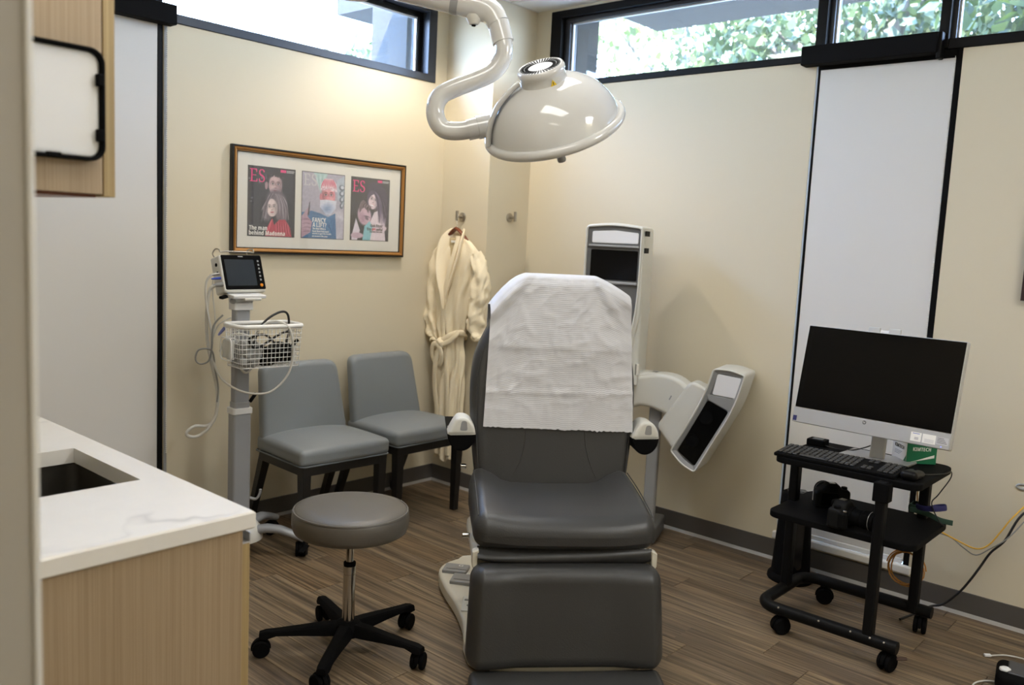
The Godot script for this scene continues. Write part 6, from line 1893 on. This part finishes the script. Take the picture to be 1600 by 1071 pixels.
	# hook-and-loop straps round the rear post
	var sp := thing("cable_strap", "blue and green hook-and-loop strap round the cart's rear right post", "strap", V(3.585, 0.50, -0.97))
	obj("blue_band", mb().tube(spline([V(-0.034, 0.022, -0.005), V(-0.06, 0.026, 0.03), V(-0.065, 0.034, 0.07), V(-0.03, 0.038, 0.10), V(0.005, 0.034, 0.09), V(0.012, 0.024, 0.06), V(-0.02, 0.018, 0.04)], 4), 0.002, 10, false, 5.5), M.navy, sp)
	obj("green_tail", mb().tube(spline([V(-0.040, 0.006, -0.025), V(-0.044, 0.004, 0.04), V(-0.050, -0.008, 0.09), V(-0.044, -0.01, 0.135)], 4), 0.002, 10, false, 5.5), M.darkgreen, sp)
	obj("wrap", mb().tube([V(-0.036, 0.014, -0.03), V(-0.036, 0.014, 0.03), V(0.025, 0.014, 0.03), V(0.025, 0.014, -0.03)], 0.0025, 8, true, 5.0), M.darkgreen, sp)
	# coiled orange cable under the shelf
	var co := thing("cable_coil", "coiled orange network cable hanging under the cart's lower shelf", "cable", V(3.63, 0.24, -1.01))
	var l: Array = []
	for i in 100:
		var a := TAU * i / 22.0
		l.append(V(0.016 * sin(a * 0.31 + 1.0), 0.070 * sin(a) * (1.0 + 0.10 * sin(i * 0.23)) - 0.006 * sin(i * 0.11), 0.066 * cos(a) * (1.0 + 0.12 * sin(i * 0.31 + 2.0))))
	obj("coil", mb().tube(l, 0.0028, 6), M.cable_orange, co)
	obj("tie", mb(at(V(0, 0.058, 0.045), V(0, 0, 0))).rb(V(0, 0, 0), V(0.05, 0.014, 0.03), 0.005, 2), M.blackplastic, co)
	obj("riser", mb().tube(spline([V(0.0, 0.072, 0.0), V(-0.01, 0.15, 0.03), V(0.0, 0.24, 0.02), V(0.0, 0.34, 0.012), V(0.0, 0.43, 0.01)], 5), 0.0026, 6), M.cable_orange, co)
	# heater behind the cart
	var h := thing("tower_heater", "black tower heater on the floor behind the cart's left posts", "heater", V(3.748, 0, -1.535), -60.0)
	obj("foot", mb().lathe([Vector2(0, 0), Vector2(0.098, 0), Vector2(0.102, 0.006), Vector2(0.100, 0.022), Vector2(0.088, 0.034), Vector2(0, 0.036)], 40), M.blackplastic, h)
	obj("body", mb().lathe([Vector2(0.086, 0.034), Vector2(0.082, 0.10), Vector2(0.072, 0.30), Vector2(0.067, 0.395), Vector2(0.060, 0.408), Vector2(0, 0.412)], 40), M.blackplastic, h)
	obj("grille", mb().prism(rrect(0.07, 0.26, 0.02, 4, Vector2(0, 0.2)), 0.0825, 0.06, 0.004, 2), mat(c8(24, 24, 26), 0.25), h)
	obj("control_panel", mb(at(V(0, 0.411, 0.0), V(-90, 0, 0))).prism(rrect(0.085, 0.075, 0.012, 4), 0.004, 0.0, 0.002, 1), mat(c8(44, 46, 48), 0.3), h)
	for k in 4: obj("button", mb().rb(V(-0.024 + 0.016 * k, 0.4165, 0.012), V(0.011, 0.004, 0.014), 0.0015, 1), M.devgrey, h)
	tag(obj("heater_cord", mb().tube(spline([V(3.72, 0.06, -1.45), V(3.735, 0.062, -1.38), V(3.76, 0.03, -1.30), V(3.77, 0.008, -1.18), V(3.78, 0.006, -1.05)], 6), 0.004, 8), M.cable_black), "short black cord running along the floor from the tower heater behind the cart", "cable")

func camera_body(label: String, p: Vector3, yaw: float, ll: float) -> void:
	# local +z is where the lens points
	var c := thing("camera", label, "camera", p, yaw, "cameras on the cart's lower shelf")
	var body := rpoly([Vector2(-0.068, 0.0), Vector2(0.068, 0.0), Vector2(0.070, 0.066), Vector2(0.040, 0.078), Vector2(0.026, 0.098), Vector2(-0.020, 0.098), Vector2(-0.034, 0.078), Vector2(-0.068, 0.074)], [0.012, 0.012, 0.014, 0.01, 0.012, 0.012, 0.01, 0.014], 4)
	obj("body", mb().prism(body, 0.024, -0.030, 0.010, 3), M.blackmatte, c)
	obj("grip", mb().rb(V(-0.055, 0.036, 0.026), V(0.028, 0.066, 0.040), 0.012, 3), M.rubber, c)
	var lz := at(V(0.006, 0.044, 0.022), V(90, 0, 0))
	obj("lens_barrel", mb(lz).lathe([Vector2(0.034, 0), Vector2(0.034, 0.018), Vector2(0.032, 0.019), Vector2(0.0325, 0.02 + ll * 0.30), Vector2(0.031, 0.021 + ll * 0.30), Vector2(0.0335, 0.024 + ll * 0.32), Vector2(0.0335, ll * 0.86), Vector2(0.036, ll * 0.88), Vector2(0.036, ll), Vector2(0.030, ll), Vector2(0.028, ll - 0.012), Vector2(0, ll - 0.014)], 32, 30.0), M.blackplastic, c)
	var rg := mb(lz)
	for k in 30:
		var a := TAU * k / 30.0
		rg.x = lz * Transform3D(Basis(Vector3.UP, a), Vector3.ZERO)
		rg.bx(V(0.0330, 0.026 + ll * 0.34, -0.0016), V(0.0348, ll * 0.80, 0.0016))
	obj("zoom_ring", rg, M.rubber, c)
	obj("lens_line", mb(lz).lathe([Vector2(0.0342, ll * 0.835), Vector2(0.0346, ll * 0.838), Vector2(0.0346, ll * 0.85), Vector2(0.034, ll * 0.853)], 32), M.alu, c)
	obj("rear_screen", mb(at(V(0.014, 0.036, -0.030), V(0, 180, 0))).prism(rrect(0.066, 0.05, 0.004, 2), 0.006, -0.002, 0.002, 1), M.screen, c)
	obj("eyecup", mb().rb(V(0.003, 0.080, -0.036), V(0.036, 0.024, 0.016), 0.006, 2), M.rubber, c)
	obj("mode_dial", mb(at(V(-0.048, 0.074, 0.0))).lathe(cyl(0.012, 0, 0.010, 0.001), 20), M.blackplastic, c)
	obj("shutter_button", mb(at(V(-0.056, 0.070, 0.034))).lathe(cyl(0.007, 0, 0.006, 0.001), 14), M.nickel, c)
	obj("hot_shoe", mb().bx(V(-0.008, 0.097, -0.016), V(0.014, 0.100, 0.006)), M.nickel, c)
	obj("side_tag", mb().rb(V(0.0702, 0.040, 0.008), V(0.002, 0.040, 0.009), 0.0008, 1), M.textgrey, c)

# ---------------------------------------------------------------- right wall and floor odds
func build_right_wall_things() -> void:
	var y := [V(3.63, 0.44, -0.955), V(3.70, 0.41, -0.945), V(3.800, 0.349, -0.866), V(3.800, 0.336, -0.802), V(3.800, 0.362, -0.759), V(3.800, 0.428, -0.721), V(3.800, 0.498, -0.684), V(3.86, 0.57, -0.63), V(3.925, 0.60, -0.56)]
	tag(obj("network_cable", mb().tube(spline(y, 6), 0.0032, 8), M.cable_yellow), "yellow network cable sagging from the cart to the right wall", "cable")
	y = [V(3.63, 0.435, -0.962), V(3.72, 0.39, -0.95), V(3.820, 0.352, -0.904), V(3.820, 0.322, -0.853), V(3.820, 0.304, -0.804), V(3.820, 0.345, -0.754), V(3.820, 0.410, -0.693), V(3.87, 0.53, -0.62), V(3.925, 0.58, -0.56)]
	tag(obj("network_cable", mb().tube(spline(y, 6), 0.0026, 8), M.cable_grey), "grey network cable sagging just below the yellow one", "cable")
	y = [V(3.66, 0.006, -1.02), V(3.76, 0.012, -0.99), V(3.840, 0.030, -0.955), V(3.840, 0.055, -0.908), V(3.840, 0.123, -0.854), V(3.840, 0.183, -0.820), V(3.840, 0.251, -0.788), V(3.840, 0.322, -0.756), V(3.840, 0.387, -0.710), V(3.86, 0.50, -0.665), V(3.925, 0.58, -0.58)]
	tag(obj("power_cord", mb().tube(spline(y, 6), 0.0048, 8), M.cable_black), "thick black power cord rising from the floor along the right wall", "cable")
	var g := thing("wall_grommet", "pale grey oval ring fixed to the right wall at the photo's right edge", "grommet", V(XR - 0.0005, 0.594, -0.685), -90)
	var rp: Array = []
	for q in 20: rp.append(V(0.024 * cos(TAU * q / 20.0), 0.010 * sin(TAU * q / 20.0), 0.004))
	obj("ring", mb().tube(rp, 0.004, 8, true), M.devmid, g)
	obj("plate", mb().prism(rrect(0.05, 0.024, 0.011, 4), 0.003, 0.0, 0.001, 1), M.devwhite, g)
	# framed picture, mostly beyond the right edge
	var f := thing("picture_frame", "dark framed picture on the right wall cut off by the photo's edge", "picture", V(XR - 0.001, 1.342, -0.455), -90)
	var w := 0.63
	var h := 0.80
	var rc := func(a: float, b: float) -> Array: return [Vector2(a * 0.5, h * 0.5 + b * 0.5), Vector2(-a * 0.5, h * 0.5 + b * 0.5), Vector2(-a * 0.5, h * 0.5 - b * 0.5), Vector2(a * 0.5, h * 0.5 - b * 0.5)]
	obj("frame", ring(rc.call(w, h), rc.call(w - 0.05, h - 0.05), 0.0, 0.03, 0.004), mat(c8(48, 30, 30), 0.4), f)
	obj("mount", mb().bx(V(-w * 0.5 + 0.02, 0.02, 0.004), V(w * 0.5 - 0.02, h - 0.02, 0.012)), M.textwhite, f)
	# dark pedal unit with white cables at the lower right corner
	var p := thing("foot_pedal", "dark grey foot pedal unit with a white button, cut by the lower right corner", "pedal", V(3.385, 0, -0.515), -80.0)
	obj("shell", mb().rb(V(0.02, 0.036, 0.0), V(0.22, 0.072, 0.15), 0.026, 4, func(q: Vector3) -> Vector3: return V(q.x, q.y * (1.0 - 0.15 * smoothstep(-0.05, 0.12, q.x)), q.z), 3), M.blackplastic, p)
	obj("top_plate", mb(at(V(0.03, 0.064, 0.0), V(0, 0, -3))).rb(V(0, 0, 0), V(0.17, 0.016, 0.11), 0.006, 2), mat(c8(62, 64, 70), 0.4), p)
	obj("white_button", mb(at(V(-0.062, 0.070, 0.032))).lathe([Vector2(0.019, 0), Vector2(0.018, 0.006), Vector2(0.012, 0.010), Vector2(0, 0.011)], 24), M.white, p)
	var k := thing("white_cable", "white cable with a small plug lying on the floor by the right baseboard", "cable", V(3.57, 0.006, -0.673))
	obj("lead", mb().tube(spline([V(0.008, 0.0, 0.008), V(0.025, 0.0, 0.018), V(0.06, 0.0, 0.05), V(0.078, 0.0, 0.10), V(0.07, 0.0, 0.16)], 6), 0.0032, 8), M.cable_white, k)
	obj("plug", mb(at(V(0.0, 0.003, 0.0), V(0, -50, 0))).rb(V(0, 0, 0), V(0.026, 0.010, 0.013), 0.003, 2), M.white, k)
	tag(obj("white_cable", mb().tube(spline([V(3.37, 0.006, -0.598), V(3.345, 0.005, -0.632), V(3.30, 0.004, -0.652), V(3.262, 0.004, -0.645), V(3.235, 0.004, -0.61), V(3.22, 0.004, -0.56)], 6), 0.0032, 8), M.cable_white), "white cable curling out in front of the dark foot pedal unit", "cable")
